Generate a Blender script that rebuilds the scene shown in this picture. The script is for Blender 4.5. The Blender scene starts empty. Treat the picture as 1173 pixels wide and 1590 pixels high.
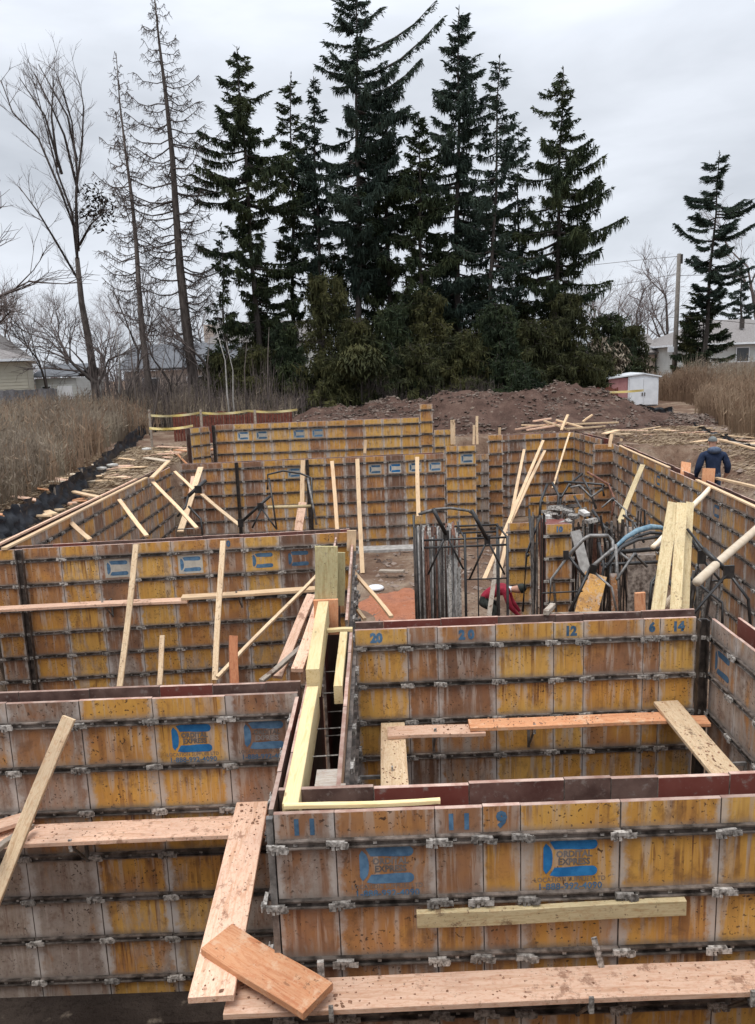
import bpy, bmesh, math, random
import numpy as np
from mathutils import Vector, Matrix, noise
rnd = random.Random(7)
SC = bpy.context.scene
COL = SC.collection
R_ = math.radians
# ------------------------------------------------------------------ camera
CAM_H, PITCH, ROLL, FPX = 2.62, R_(10.4), R_(2.1), 1200.0
_U0 = Vector((0, math.sin(PITCH), math.cos(PITCH)))
_F = Vector((0, math.cos(PITCH), -math.sin(PITCH)))
_cR = Vector((1, 0, 0)) * math.cos(ROLL) - _U0 * math.sin(ROLL)
_cU = Vector((1, 0, 0)) * math.sin(ROLL) + _U0 * math.cos(ROLL)
cam_data = bpy.data.cameras.new('camera')
cam = bpy.data.objects.new('camera', cam_data)
COL.objects.link(cam)
cam.matrix_world = Matrix(((_cR.x, _cU.x, -_F.x, 0), (_cR.y, _cU.y, -_F.y, 0), (_cR.z, _cU.z, -_F.z, CAM_H), (0, 0, 0, 1)))
cam_data.sensor_fit = 'VERTICAL'
cam_data.sensor_height = 36
cam_data.lens = FPX / 1590 * 36
cam_data.clip_end = 3000
cam_data.clip_start = 0.05
SC.camera = cam
SC.view_settings.view_transform = 'Standard'
SC.view_settings.look = 'None'
SC.view_settings.gamma = 1
SC.view_settings.use_curve_mapping = False
SC.view_settings.exposure = 0.22
# ------------------------------------------------------------------ world: overcast sky
W = bpy.data.worlds.new('World'); SC.world = W; W.use_nodes = True
nt = W.node_tree; nt.nodes.clear()
N = nt.nodes.new; L = nt.links.new
out = N('ShaderNodeOutputWorld')
sky = N('ShaderNodeTexSky'); sky.sky_type = 'NISHITA'; sky.sun_disc = False
sky.sun_elevation = R_(68); sky.sun_rotation = R_(206)
bgs = N('ShaderNodeBackground'); bgs.inputs[1].default_value = 0.07
L(sky.outputs[0], bgs.inputs[0])
tc = N('ShaderNodeTexCoord'); mp = N('ShaderNodeMapping'); mp.inputs['Scale'].default_value = (1.6, 1.6, 5.5)
L(tc.outputs['Generated'], mp.inputs[0])
nz = N('ShaderNodeTexNoise'); nz.inputs['Scale'].default_value = 1.35; nz.inputs['Detail'].default_value = 6; nz.inputs['Roughness'].default_value = .5; nz.inputs['Distortion'].default_value = .25
L(mp.outputs[0], nz.inputs[0])
cr = N('ShaderNodeValToRGB'); cr.color_ramp.elements[0].position = .34; cr.color_ramp.elements[1].position = .62
cr.color_ramp.elements[0].color = (.50, .535, .59, 1); cr.color_ramp.elements[1].color = (.76, .80, .87, 1)
L(nz.outputs[0], cr.inputs[0])
sx = N('ShaderNodeSeparateXYZ'); L(tc.outputs['Generated'], sx.inputs[0])
mr = N('ShaderNodeMapRange'); mr.inputs[1].default_value = 0.3; mr.inputs[2].default_value = 1.0; mr.inputs[3].default_value = 1.0; mr.inputs[4].default_value = 2.7
L(sx.outputs[2], mr.inputs[0])
bgc = N('ShaderNodeBackground'); L(cr.outputs[0], bgc.inputs[0]); L(mr.outputs[0], bgc.inputs[1])
mx = N('ShaderNodeMixShader'); mx.inputs[0].default_value = .93
L(bgs.outputs[0], mx.inputs[1]); L(bgc.outputs[0], mx.inputs[2]); L(mx.outputs[0], out.inputs[0])
sd = bpy.data.lights.new('sun', 'SUN'); sd.energy = 1.5; sd.angle = R_(25); sd.color = (1, .96, .9)
sun = bpy.data.objects.new('sun', sd); COL.objects.link(sun)
sun.rotation_euler = Vector((-0.16, -.32, .93)).to_track_quat('Z', 'Y').to_euler()

# ------------------------------------------------------------------ helpers
def ray(u, v):
    return _F + _cR * ((u - 586.5) / FPX) - _cU * ((v - 795) / FPX)
def pz(u, v, z):
    d = ray(u, v); t = (z - CAM_H) / d.z; return Vector((d.x * t, d.y * t, z))
def py(u, v, y):
    d = ray(u, v); t = y / d.y; return Vector((d.x * t, y, CAM_H + d.z * t))
def tag(o, label=None, cat=None, group=None, kind=None):
    if label: o['label'] = label
    if cat: o['category'] = cat
    if group: o['group'] = group
    if kind: o['kind'] = kind
    return o
def thing(name, label, cat, loc=(0, 0, 0), rz=0, group=None):
    o = bpy.data.objects.new(name, None); COL.objects.link(o); o.empty_display_size = .1
    o.location = loc; o.rotation_euler = (0, 0, rz)
    return tag(o, label, cat, group)
class MB:
    def __init__(s): s.v = []; s.f = []; s.m = []
    def add(s, vs, fs, m=0):
        b = len(s.v); s.v += [tuple(p) for p in vs]; s.f += [tuple(i + b for i in f) for f in fs]; s.m += [m] * len(fs)
    def box(s, x0, x1, y0, y1, z0, z1, m=0):
        s.add([(x0, y0, z0), (x1, y0, z0), (x1, y1, z0), (x0, y1, z0), (x0, y0, z1), (x1, y0, z1), (x1, y1, z1), (x0, y1, z1)],
              [(0, 3, 2, 1), (4, 5, 6, 7), (0, 1, 5, 4), (1, 2, 6, 5), (2, 3, 7, 6), (3, 0, 4, 7)], m)
    def tube(s, pts, r, n=6, m=0, cap=True):
        pts = [Vector(p) for p in pts]
        rr = r if isinstance(r, (list, tuple)) else [r] * len(pts)
        vs = []; fs = []
        for i, p in enumerate(pts):
            a = pts[max(i - 1, 0)]; b = pts[min(i + 1, len(pts) - 1)]
            d = (b - a); d = d.normalized() if d.length > 1e-9 else Vector((0, 0, 1))
            u = d.cross(Vector((0, 0, 1)) if abs(d.z) < .95 else Vector((1, 0, 0))).normalized(); w = d.cross(u)
            for k in range(n):
                t = 2 * math.pi * k / n; vs.append(p + (u * math.cos(t) + w * math.sin(t)) * rr[i])
        for i in range(len(pts) - 1):
            for k in range(n):
                fs.append((i * n + k, i * n + (k + 1) % n, (i + 1) * n + (k + 1) % n, (i + 1) * n + k))
        if cap: fs.append(tuple(range(n - 1, -1, -1))); fs.append(tuple((len(pts) - 1) * n + k for k in range(n)))
        s.add(vs, fs, m)
    def mesh(s, name, mats):
        me = bpy.data.meshes.new(name); me.from_pydata(s.v, [], s.f)
        for m in (mats if isinstance(mats, (list, tuple)) else [mats]): me.materials.append(m)
        if any(s.m): me.polygons.foreach_set('material_index', s.m)
        me.update(); return me
    def build(s, name, mats, parent=None, smooth=False):
        me = s.mesh(name, mats)
        if smooth: me.polygons.foreach_set('use_smooth', [True] * len(me.polygons))
        return link(name, me, parent)
def link(name, me, parent=None, loc=None):
    o = bpy.data.objects.new(name, me); COL.objects.link(o); o.parent = parent
    if loc is not None: o.location = loc
    return o

# ------------------------------------------------------------------ materials
class NM:
    def __init__(s, name, rough=.7, spec=.3, metal=0):
        s.mat = bpy.data.materials.new(name); s.mat.use_nodes = True; s.t = s.mat.node_tree
        s.b = s.t.nodes['Principled BSDF']; s.b.inputs['Roughness'].default_value = rough
        s.b.inputs['Metallic'].default_value = metal
        s.b.inputs['Specular IOR Level'].default_value = spec
    def n(s, typ, **kw):
        o = s.t.nodes.new(typ)
        for k, v in kw.items(): setattr(o, k, v)
        return o
    def l(s, a, b): s.t.links.new(a, b)
    def set(s, sock, v):
        if hasattr(v, 'links') or hasattr(v, 'is_linked'): s.l(v, sock)
        else: sock.default_value = v
    def math(s, op, a, b=0, c=None, clamp=False):
        o = s.n('ShaderNodeMath', operation=op); o.use_clamp = clamp; s.set(o.inputs[0], a); s.set(o.inputs[1], b)
        if c is not None: s.set(o.inputs[2], c)
        return o.outputs[0]
    def coord(s, kind='Object', scale=(1, 1, 1), offset=None):
        t = s.n('ShaderNodeTexCoord'); m = s.n('ShaderNodeMapping'); m.inputs['Scale'].default_value = scale
        s.l(t.outputs[kind], m.inputs[0])
        if offset is not None:
            cmb = s.n('ShaderNodeCombineXYZ')
            for i in range(3): s.set(cmb.inputs[i], s.math('MULTIPLY', offset, 37.3 + 11 * i))
            s.l(cmb.outputs[0], m.inputs['Location'])
        return m.outputs[0]
    def noise(s, vec, scale, detail=4, rough=.55, dist=0):
        o = s.n('ShaderNodeTexNoise'); s.l(vec, o.inputs[0]); o.inputs['Scale'].default_value = scale
        o.inputs['Detail'].default_value = detail; o.inputs['Roughness'].default_value = rough; o.inputs['Distortion'].default_value = dist
        return o.outputs[0]
    def ramp(s, fac, stops):
        o = s.n('ShaderNodeValToRGB'); s.l(fac, o.inputs[0]); e = o.color_ramp.elements
        while len(e) < len(stops): e.new(.5)
        for i, (p, c) in enumerate(stops):
            e[i].position = p; e[i].color = (c if isinstance(c, tuple) else (c, c, c)) + (1,)
        return o.outputs[0]
    def mr(s, v, a, b, c=0, d=1):
        o = s.n('ShaderNodeMapRange'); s.set(o.inputs[0], v)
        for i, q in enumerate((a, b, c, d)): o.inputs[i + 1].default_value = q
        o.interpolation_type = 'SMOOTHSTEP'
        return o.outputs[0]
    def mix(s, fac, a, b, mode='MIX'):
        o = s.n('ShaderNodeMix', data_type='RGBA', blend_type=mode); s.set(o.inputs[0], fac)
        for q, v in ((6, a), (7, b)):
            if isinstance(v, tuple): o.inputs[q].default_value = v + (1,)
            else: s.l(v, o.inputs[q])
        return o.outputs[2]
    def rand(s): return s.n('ShaderNodeObjectInfo').outputs['Random']
    def base(s, c):
        if isinstance(c, tuple): s.b.inputs['Base Color'].default_value = c + (1,)
        else: s.l(c, s.b.inputs['Base Color'])
    def bump(s, h, strength=.4, dist=.01):
        o = s.n('ShaderNodeBump'); o.inputs['Strength'].default_value = strength; o.inputs['Distance'].default_value = dist
        s.l(h, o.inputs['Height']); s.l(o.outputs[0], s.b.inputs['Normal'])
def simple(name, c1, c2, scale=6, rough=.8, bump=.3, bd=.01, spec=.25, metal=0, vary=.25, stretch=(1, 1, 1), kind='Object'):
    m = NM(name, rough, spec, metal); r = m.rand(); v = m.coord(kind, stretch, r)
    n1 = m.noise(v, scale, 6, .6)
    c = m.mix(m.mr(n1, .32, .68), c1, c2)
    hsv = m.n('ShaderNodeHueSaturation'); m.l(c, hsv.inputs['Color'])
    m.l(m.mr(r, 0, 1, 1 - vary, 1 + vary), hsv.inputs['Value'])
    m.base(hsv.outputs[0]); m.bump(n1, bump, bd); return m.mat
def make_ply(name, dark=False):
    m = NM(name, .55, .3); oi = m.n('ShaderNodeObjectInfo')
    sep = m.n('ShaderNodeSeparateColor'); m.l(oi.outputs['Color'], sep.inputs[0])
    cR, cG, cB, al = sep.outputs[0], sep.outputs[1], sep.outputs[2], oi.outputs['Alpha']
    rr = oi.outputs['Random']
    v = m.coord('Object', (1, 1, 1), rr)
    tc = m.n('ShaderNodeTexCoord'); so = m.n('ShaderNodeSeparateXYZ'); m.l(tc.outputs['Object'], so.inputs[0])
    sg = m.n('ShaderNodeSeparateXYZ'); m.l(tc.outputs['Generated'], sg.inputs[0])
    z = m.math('MULTIPLY', so.outputs[2], -1.0)
    rowf = m.math('DIVIDE', m.math('SUBTRACT', z, .2), .4064)
    row = m.math('FLOOR', rowf)
    wn = m.n('ShaderNodeTexWhiteNoise', noise_dimensions='2D'); cb = m.n('ShaderNodeCombineXYZ')
    m.l(row, cb.inputs[0]); m.l(m.math('MULTIPLY', rr, 91.7), cb.inputs[1]); m.l(cb.outputs[0], wn.inputs['Vector'])
    ws = m.n('ShaderNodeSeparateColor'); m.l(wn.outputs['Color'], ws.inputs[0])
    r1, r2, r3 = ws.outputs[0], ws.outputs[1], ws.outputs[2]
    big = m.noise(v, 2.6, 3, .5)
    f1 = m.math('ADD', cR, m.math('ADD', m.math('MULTIPLY', m.math('SUBTRACT', r1, .5), .42), m.math('MULTIPLY', m.math('SUBTRACT', big, .5), .9)), clamp=True)
    c = m.ramp(f1, [(0, (.64, .375, .10)), (.3, (.58, .30, .065)), (.55, (.45, .215, .075)), (.78, (.29, .15, .085)), (1, (.15, .09, .065))])
    # wood figure
    fig = m.noise(m.coord('Object', (9, 9, .8), rr), 2.2, 5, .6, .6)
    c = m.mix(m.mr(fig, .35, .7, 0, .28), c, (.34, .15, .06))
    # grey cement film
    cem = m.noise(m.coord('Object', (3.6, 3.6, 1.0), rr), 1.6, 6, .66, .5)
    lowz = m.mr(z, .3, 2.6, .02, .32)
    gf = m.math('ADD', m.math('ADD', cG, lowz), m.math('ADD', m.math('MULTIPLY', m.math('SUBTRACT', r2, .5), .3), m.math('MULTIPLY', m.math('SUBTRACT', cem, .5), 2.1)), clamp=True)
    greyc = m.mix(m.noise(v, 11, 6, .75), (.15, .115, .09), (.50, .44, .39))
    c = m.mix(m.mr(gf, .25, .75, 0, .88), c, greyc)
    # vertical drips
    st = m.noise(m.coord('Object', (17, 17, .55), m.math('ADD', rr, m.math('MULTIPLY', r3, .31))), 1.3, 4, .62, .35)
    patch = m.mr(m.noise(m.coord('Object', (1, 1, .6), m.math('ADD', rr, .71)), 3.4, 3, .6), .42, .62, 0, 1)
    fr0 = m.math('FRACT', rowf); fade = m.math('SUBTRACT', 1.15, m.math('MULTIPLY', fr0, .75))
    sm_ = m.math('MULTIPLY', m.math('MULTIPLY', m.mr(st, .475, .60), fade), m.math('MULTIPLY', patch, m.math('ADD', cB, m.math('MULTIPLY', m.math('SUBTRACT', r3, .4), .7), clamp=True)))
    c = m.mix(sm_, c, (.17, .07, .035))
    st2 = m.noise(m.coord('Object', (12, 12, .9), m.math('ADD', rr, .37)), 1.1, 4, .65, .5)
    c = m.mix(m.math('MULTIPLY', m.math('MULTIPLY', m.mr(st2, .50, .62), .72), m.math('SUBTRACT', 1.2, fr0)), c, (.50, .43, .37))
    bl = m.noise(m.coord('Object', (1, 1, .8), m.math('ADD', rr, .13)), 6.5, 5, .7, .3)
    c = m.mix(m.math('MULTIPLY', m.mr(bl, .50, .68), .5), c, (.14, .07, .04))
    # speckles of mud
    sp = m.noise(v, 42, 2, .5)
    spm = m.math('MULTIPLY', m.mr(sp, .615, .675), m.mr(m.noise(v, 3.1, 2), .40, .62, .05, .9))
    c = m.mix(spm, c, (.06, .035, .025))
    # cement along the joints
    ex = m.math('MULTIPLY', m.math('MINIMUM', sg.outputs[0], m.math('SUBTRACT', 1.0, sg.outputs[0])), .61)
    en = m.noise(v, 9, 4, .7)
    ed = m.mr(m.math('ADD', ex, m.math('ADD', m.math('MULTIPLY', m.math('SUBTRACT', en, .5), .17), m.math('MULTIPLY', m.math('SUBTRACT', .5, r2), .045))), 0.0, .062, 1, 0)
    c = m.mix(m.math('MULTIPLY', ed, m.math('ADD', m.math('MULTIPLY', lowz, 1.8), .66, clamp=True)), c, (.52, .47, .43))
    line = m.mr(ex, .002, .006, .55, 0)
    c = m.mix(line, c, (.09, .06, .045))
    # grime below and above each waler
    fr = m.math('FRACT', rowf); bd = m.math('MINIMUM', fr, m.math('SUBTRACT', 1.0, fr))
    bm = m.mr(m.math('ADD', bd, m.math('MULTIPLY', m.math('SUBTRACT', en, .5), .16)), .04, .20, .7, 0)
    bc = m.mix(m.noise(v, 5.3, 4, .7), (.07, .045, .035), (.36, .31, .27))
    c = m.mix(bm, c, bc)
    m.base(c)
    m.l(m.mr(gf, .2, .9, .42, .85), m.b.inputs['Roughness'])
    m.bump(m.math('ADD', m.math('MULTIPLY', en, .6), m.math('MULTIPLY', st, .4)), .35, .006)
    return m.mat
def make_oiled():   # the inner, oiled faces of the formwork
    m = NM('oiled_ply_face', .45, .4); rr = m.rand(); v = m.coord('Object', (1, 1, 1), rr)
    oi = m.n('ShaderNodeObjectInfo'); sep = m.n('ShaderNodeSeparateColor'); m.l(oi.outputs['Color'], sep.inputs[0])
    n1 = m.noise(v, 4, 6, .65)
    c = m.mix(m.mr(n1, .3, .7), (.065, .034, .028), (.17, .105, .085))
    c = m.mix(m.math('MULTIPLY', m.mr(rr, .55, .8), .7), c, (.20, .042, .03))
    c = m.mix(m.math('MULTIPLY', m.mr(m.noise(v, 15, 5, .7), .55, .7), .55), c, (.30, .25, .22))
    m.base(c); m.bump(n1, .3, .005); return m.mat
def make_wood(name, c1, c2, c3, mud=0, mudc=(.12, .06, .035), rough=.75):
    m = NM(name, rough, .2); rr = m.rand()
    v = m.coord('Object', (1.1, 12, 12), rr); g = m.noise(v, 2.4, 6, .62, .8)
    c = m.ramp(m.mr(g, .25, .75), [(0, c1), (.5, c2), (1, c3)])
    v2 = m.coord('Object', (1, 1, 1), rr)
    kn = m.n('ShaderNodeTexVoronoi'); kn.inputs['Scale'].default_value = 3.2
    m.l(m.coord('Object', (1, 3.2, 3.2), rr), kn.inputs[0])
    c = m.mix(m.mr(kn.outputs[0], .05, .12, .7, 0), c, (c1[0] * .35, c1[1] * .3, c1[2] * .3))
    w = m.noise(v2, 1.4, 4, .6)
    c = m.mix(m.mr(w, .45, .75, 0, .35), c, (c1[0] * .6, c1[1] * .62, c1[2] * .75))
    if mud:
        a = m.noise(v2, 9, 7, .72); b = m.noise(v2, 2.3, 4, .6)
        f = m.math('MULTIPLY', m.mr(m.math('ADD', a, m.math('MULTIPLY', b, .5)), .87 - .08 * mud, .98 - .08 * mud), .75)
        chips = m.noise(m.coord('Object', (5, 11, 11), rr), 5, 3, .7)
        c = m.mix(m.mr(chips, .5, .62, 0, .35), c, (c1[0] * .8, c1[1] * .55, c1[2] * .45))
        c = m.mix(f, c, mudc)
        sp = m.noise(v2, 26, 4, .75); c = m.mix(m.math('MULTIPLY', m.mr(sp, .60, .68), m.mr(b, .4, .6, .2, .9)), c, (.10, .055, .035))
    hsv = m.n('ShaderNodeHueSaturation'); m.l(c, hsv.inputs['Color']); m.l(m.mr(rr, 0, 1, .82, 1.1), hsv.inputs['Value'])
    m.base(hsv.outputs[0]); m.bump(g, .35, .004); return m.mat
def make_dirt(name, c1, c2, c3, sc=1.0):
    m = NM(name, .95, .1); v = m.coord('Object')
    a = m.noise(v, .7 * sc, 8, .65, .3); b = m.noise(v, 9 * sc, 6, .75); d = m.noise(v, 2.7 * sc, 5, .6)
    c = m.ramp(m.mr(a, .3, .7), [(0, c1), (.5, c2), (1, c3)])
    c = m.mix(m.mr(b, .5, .7, 0, .6), c, (c1[0] * .35, c1[1] * .33, c1[2] * .3))
    c = m.mix(m.mr(d, .60, .72, 0, .55), c, (.33, .27, .21))
    m.base(c); m.bump(m.math('ADD', b, m.math('MULTIPLY', d, 1.5)), .9, .06); return m.mat

PLY = make_ply('form_plywood')
OILED = make_oiled()
EDGE = simple('red_painted_edge', (.30, .17, .13), (.46, .33, .27), 9, .7, .3, .004, vary=.3)
EDGE_PALE = simple('pale_form_edge', (.30, .20, .14), (.46, .37, .28), 9, .8, .3, .004, vary=.3)
EDGE_PALE2 = simple('dusty_white_sheet', (.42, .40, .36), (.60, .58, .54), 9, .8, .3, .01)
GRIME = simple('grimy_panel_side', (.07, .05, .04), (.30, .25, .21), 14, .9, .4, .004, vary=.3)
STEEL = simple('grimy_steel', (.018, .014, .012), (.085, .066, .055), 12, .5, .4, .004, spec=.5, vary=.3)
BAR = simple('waler_steel', (.020, .015, .012), (.17, .14, .12), 9, .55, .5, .006, spec=.45, vary=.35)
CLAMP = simple('cement_caked_steel', (.09, .078, .068), (.42, .39, .355), 34, .8, .6, .004, vary=.3)
BLACKPIPE = simple('black_pipe', (.010, .010, .011), (.035, .032, .03), 10, .4, .2, .002, spec=.5, vary=.3)
GREYPIPE = simple('grey_galvanised_pipe', (.09, .085, .08), (.26, .245, .23), 10, .45, .2, .002, spec=.5, metal=.3, vary=.3)
RUSTROD = simple('rusty_rod', (.07, .028, .018), (.20, .10, .07), 12, .7, .3, .002, vary=.4)
CONC = simple('concrete', (.30, .28, .26), (.50, .48, .45), 8, .9, .4, .01)
WFRESH = make_wood('fresh_lumber', (.62, .42, .24), (.74, .54, .34), (.55, .33, .18))
WTAN = make_wood('weathered_lumber', (.58, .42, .25), (.72, .55, .36), (.50, .33, .19), .3)
WGREEN = make_wood('treated_lumber', (.47, .37, .20), (.58, .47, .28), (.37, .28, .14), .2)
WYEL = make_wood('yellow_beam_lumber', (.72, .54, .27), (.78, .62, .35), (.62, .45, .20))
WPINK = make_wood('muddy_plank', (.66, .42, .29), (.76, .52, .38), (.56, .33, .21), .75, (.26, .13, .08))
WORANGE = make_wood('clay_stained_plank', (.62, .27, .13), (.70, .37, .20), (.52, .20, .09), 1.2, (.70, .46, .30))
WGREY = make_wood('grey_old_lumber', (.30, .25, .20), (.40, .35, .29), (.22, .17, .13), 1)
WRED = make_wood('red_stained_lumber', (.36, .13, .06), (.45, .19, .09), (.24, .08, .04), .8)
WOLIVE = make_wood('olive_plywood', (.44, .38, .20), (.52, .46, .26), (.36, .29, .13), .3, (.28, .22, .15))
WPALE = simple('pale_round_wood', (.62, .50, .36), (.72, .60, .46), 8, .7, .2, .003)
BLUE = simple('blue_print', (.015, .13, .33), (.03, .20, .45), 14, .6, .1, .002)
BLUEF = simple('faded_blue_print', (.05, .11, .19), (.10, .19, .29), 14, .7, .1, .002)
INKD = simple('faded_grey_blue_ink', (.13, .11, .10), (.20, .18, .17), 14, .7, .1, .002)
SKYBL = simple('pale_blue_hose', (.11, .20, .27), (.26, .37, .43), 14, .5, .1, .002)
GROUND = make_dirt('site_dirt', (.12, .07, .048), (.19, .125, .088), (.29, .22, .16))
MOUNDM = make_dirt('mound_dirt', (.062, .038, .030), (.105, .064, .050), (.14, .09, .07), 1.5)
CLAY = make_dirt('red_clay', (.40, .15, .08), (.46, .19, .11), (.34, .15, .10), 2)
STONE = simple('rubble_stone', (.085, .055, .042), (.36, .28, .23), 1.1, .9, .4, .02, vary=.4)
SHADEMUD = make_dirt('shade_dark_mud', (.030, .022, .018), (.05, .038, .032), (.075, .058, .048), 1.5)  # mud colour darkened to paint in the shade deep in the pit
FABRIC = simple('black_silt_fabric', (.006, .007, .009), (.022, .024, .03), 3, .45, .5, .05, spec=.4)
BARK = simple('bark', (.060, .048, .042), (.13, .108, .095), 7, .95, .8, .03, stretch=(1, 1, .3))
BARKD = simple('dark_bark', (.035, .029, .026), (.075, .062, .054), 7, .95, .8, .03, stretch=(1, 1, .3))
TWIG = simple('grey_brown_twigs', (.075, .060, .055), (.13, .105, .095), 3, .95, .1, .01)
TWIGR = simple('reddish_twigs', (.15, .115, .105), (.21, .17, .16), 3, .95, .1, .01)
PALEB = simple('pale_trunk', (.30, .28, .25), (.42, .40, .37), 7, .9, .3, .01)
def leafmat(name, c1, c2, c3, sc=.6):
    m = NM(name, .75, .15); v = m.coord('Object', (1, 1, 1), m.rand()); n1 = m.noise(v, sc, 4, .6); n2 = m.noise(v, sc * 9, 3, .7)
    c = m.ramp(m.mr(m.math('ADD', m.math('MULTIPLY', n1, .6), m.math('MULTIPLY', n2, .4)), .33, .66), [(0, c1), (.5, c2), (1, c3)])
    m.base(c); return m.mat
FOL = leafmat('spruce_needles', (.014, .022, .013), (.028, .040, .019), (.058, .068, .028))
FOLB = leafmat('bluish_needles', (.018, .030, .024), (.030, .046, .034), (.050, .068, .045))
FOLO = leafmat('olive_cedar', (.022, .026, .013), (.045, .048, .019), (.085, .080, .030), .35)
GRASS = leafmat('dry_brush', (.15, .115, .085), (.25, .20, .15), (.37, .31, .23), .22)
GRASSR = leafmat('russet_brush', (.17, .11, .075), (.26, .175, .115), (.35, .26, .18), .22)
STRAW = leafmat('matted_straw', (.20, .14, .09), (.31, .23, .15), (.42, .33, .23), .8)
SIDING = simple('cream_siding', (.50, .47, .37), (.56, .53, .43), 2, .7, .05)
SIDINGW = simple('white_siding', (.55, .56, .53), (.62, .63, .60), 2, .7, .05)
BRICKM = simple('beige_wall', (.33, .27, .23), (.42, .35, .30), 3, .8, .1)
WHITE = simple('white_paint', (.66, .68, .70), (.76, .78, .80), 3, .5, .05, vary=.05)
SHINGLE = simple('brown_shingles', (.14, .125, .12), (.21, .195, .185), 9, .9, .4)
SHINGLEG = simple('grey_shingles', (.10, .105, .115), (.16, .165, .175), 9, .9, .4)
GLASS = NM('dark_window', .12, .6); GLASS.base((.03, .035, .04)); GLASS = GLASS.mat
FENCEM = simple('grey_fence_boards', (.13, .125, .13), (.20, .195, .20), 8, .9, .3)
PINKW = simple('faded_red_metal', (.34, .15, .15), (.42, .21, .20), 3, .6, .1)
TAPE = simple('yellow_tape', (.60, .46, .14), (.66, .58, .36), 2, .5, .05)
SNOWF = simple('rust_orange_mesh', (.10, .03, .022), (.17, .06, .04), 6, .8, .3)
TARP = SNOWF
NAVY = simple('navy_cloth', (.010, .018, .042), (.022, .034, .07), 9, .9, .5, .02, vary=.1)
REDC = simple('red_cloth', (.20, .012, .028), (.33, .03, .05), 9, .9, .5, .02, vary=.1)
JEANS = simple('blue_jeans', (.035, .055, .10), (.07, .10, .16), 14, .9, .3, .01, vary=.1)
SKIN = simple('skin', (.42, .22, .15), (.50, .28, .19), 9, .6, .1, .002, vary=.05)
CAPG = simple('grey_cap_cloth', (.12, .13, .13), (.22, .23, .22), 9, .9, .2, .01, vary=.1)
DKCLOTH = simple('dark_cloth', (.015, .018, .016), (.04, .045, .04), 9, .9, .2, .01, vary=.1)
HAIR = simple('dark_hair', (.012, .009, .008), (.03, .022, .018), 30, .6, .3, .004)
BOOT = simple('brown_boot', (.09, .05, .03), (.15, .09, .05), 9, .7, .2, .004)

# ------------------------------------------------------------------ terrain
def fbm(x, y, s, o=4):
    return noise.fractal(Vector((x * s, y * s, 3.3)), 1.0, 2.0, o)
def right_edge(y): return 7.05 + (y - 12.5) * .094
def ground_h(x, y):
    pit = False
    re = right_edge(y)
    if 1.5 < y < 24.1 and -6.45 < x < re: pit = True
    if 24.1 <= y < 29.6 and 2.3 < x < max(re, 7.9): pit = True
    n = fbm(x, y, .35) * .12 + fbm(x, y, 1.6, 3) * .045
    if pit: return -2.87 + n * .5
    if -6.5 < x < 2.4 and 24 < y < 26.8: return -.8 + n
    if y <= 1.5: return .85 + n * .3
    h = -.12 + n * 1.2
    if x <= -6.45:                                   # left bank climbs to the brush
        h += max(0, min(1, (-7.3 - x - max(0, y - 14) * .12) / 3.5)) * .55
    elif x >= re and y < 24:                          # working trench behind the right wall, then the bank
        d = x - re
        if d < 1.6: h = -.86 + n + max(0, d - .9) * .6
        else: h = -.30 + min(1, (d - 1.6) / 5) * .45 + n * 1.4
    if y > 40: h += min(1, (y - 40) / 20) * .55
    return h
xs = [-420, -200, -110, -70, -45, -30, -24, -20, -17, -15, -13.5] + [-12.5 + .25 * i for i in range(116)] + [17, 18, 19.5, 21, 24, 28, 34, 45, 70, 120, 220, 420]
ys = [-40, -15, -5, 0, 1, 1.45, 1.55] + [2 + .5 * i for i in range(20)] + [12 + .25 * i for i in range(112)] + [40.5 + i for i in range(14)] + [58, 65, 80, 110, 160, 260, 500, 900]
def make_ground():
    V = []; F = []
    for y in ys:
        for x in xs: V.append((x, y, ground_h(x, y)))
    nx = len(xs)
    for j in range(len(ys) - 1):
        for i in range(nx - 1): F.append((j * nx + i, j * nx + i + 1, (j + 1) * nx + i + 1, (j + 1) * nx + i))
    mb = MB(); mb.v = V; mb.f = F; mb.m = [0] * len(F)
    return tag(mb.build('ground', GROUND, None, True), kind='structure')
make_ground()

# red clay patch on the pit floor
mb = MB()
ctr = py(625, 900, 16.3); cx, cy = ctr.x, 17.3
ring = [(cx + (1.0 + .25 * math.sin(3 * a)) * math.cos(a) * (1 + .1 * math.sin(7 * a)), cy + 1.9 * math.sin(a) * (1 + .12 * math.cos(5 * a))) for a in [k * math.pi / 16 for k in range(32)]]
V = [(cx, cy, -2.74)] + [((cx + (x - cx) * .6), cy + (y - cy) * .6, -2.76 + .03 * math.sin(i * 2.2)) for i, (x, y) in enumerate(ring)] + [(x, y, -2.93) for x, y in ring]
F = [(0, 1 + k, 1 + (k + 1) % 32) for k in range(32)] + [(1 + k, 33 + k, 33 + (k + 1) % 32, 1 + (k + 1) % 32) for k in range(32)]
mb.add(V, F); tag(mb.build('clay_ground', CLAY, None, True), kind='structure')
# strip footings under the left walls
mb = MB(); mb.box(-6.3, -.75, 5.72, 6.06, -2.95, -2.80); tag(mb.build('footing', SHADEMUD), kind='structure')  # near footing: pit shade is in its colour
mb = MB(); mb.box(-6.3, 2.2, 23.0, 23.6, -2.95, -2.78); tag(mb.build('footing', CONC), kind='structure')

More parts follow.
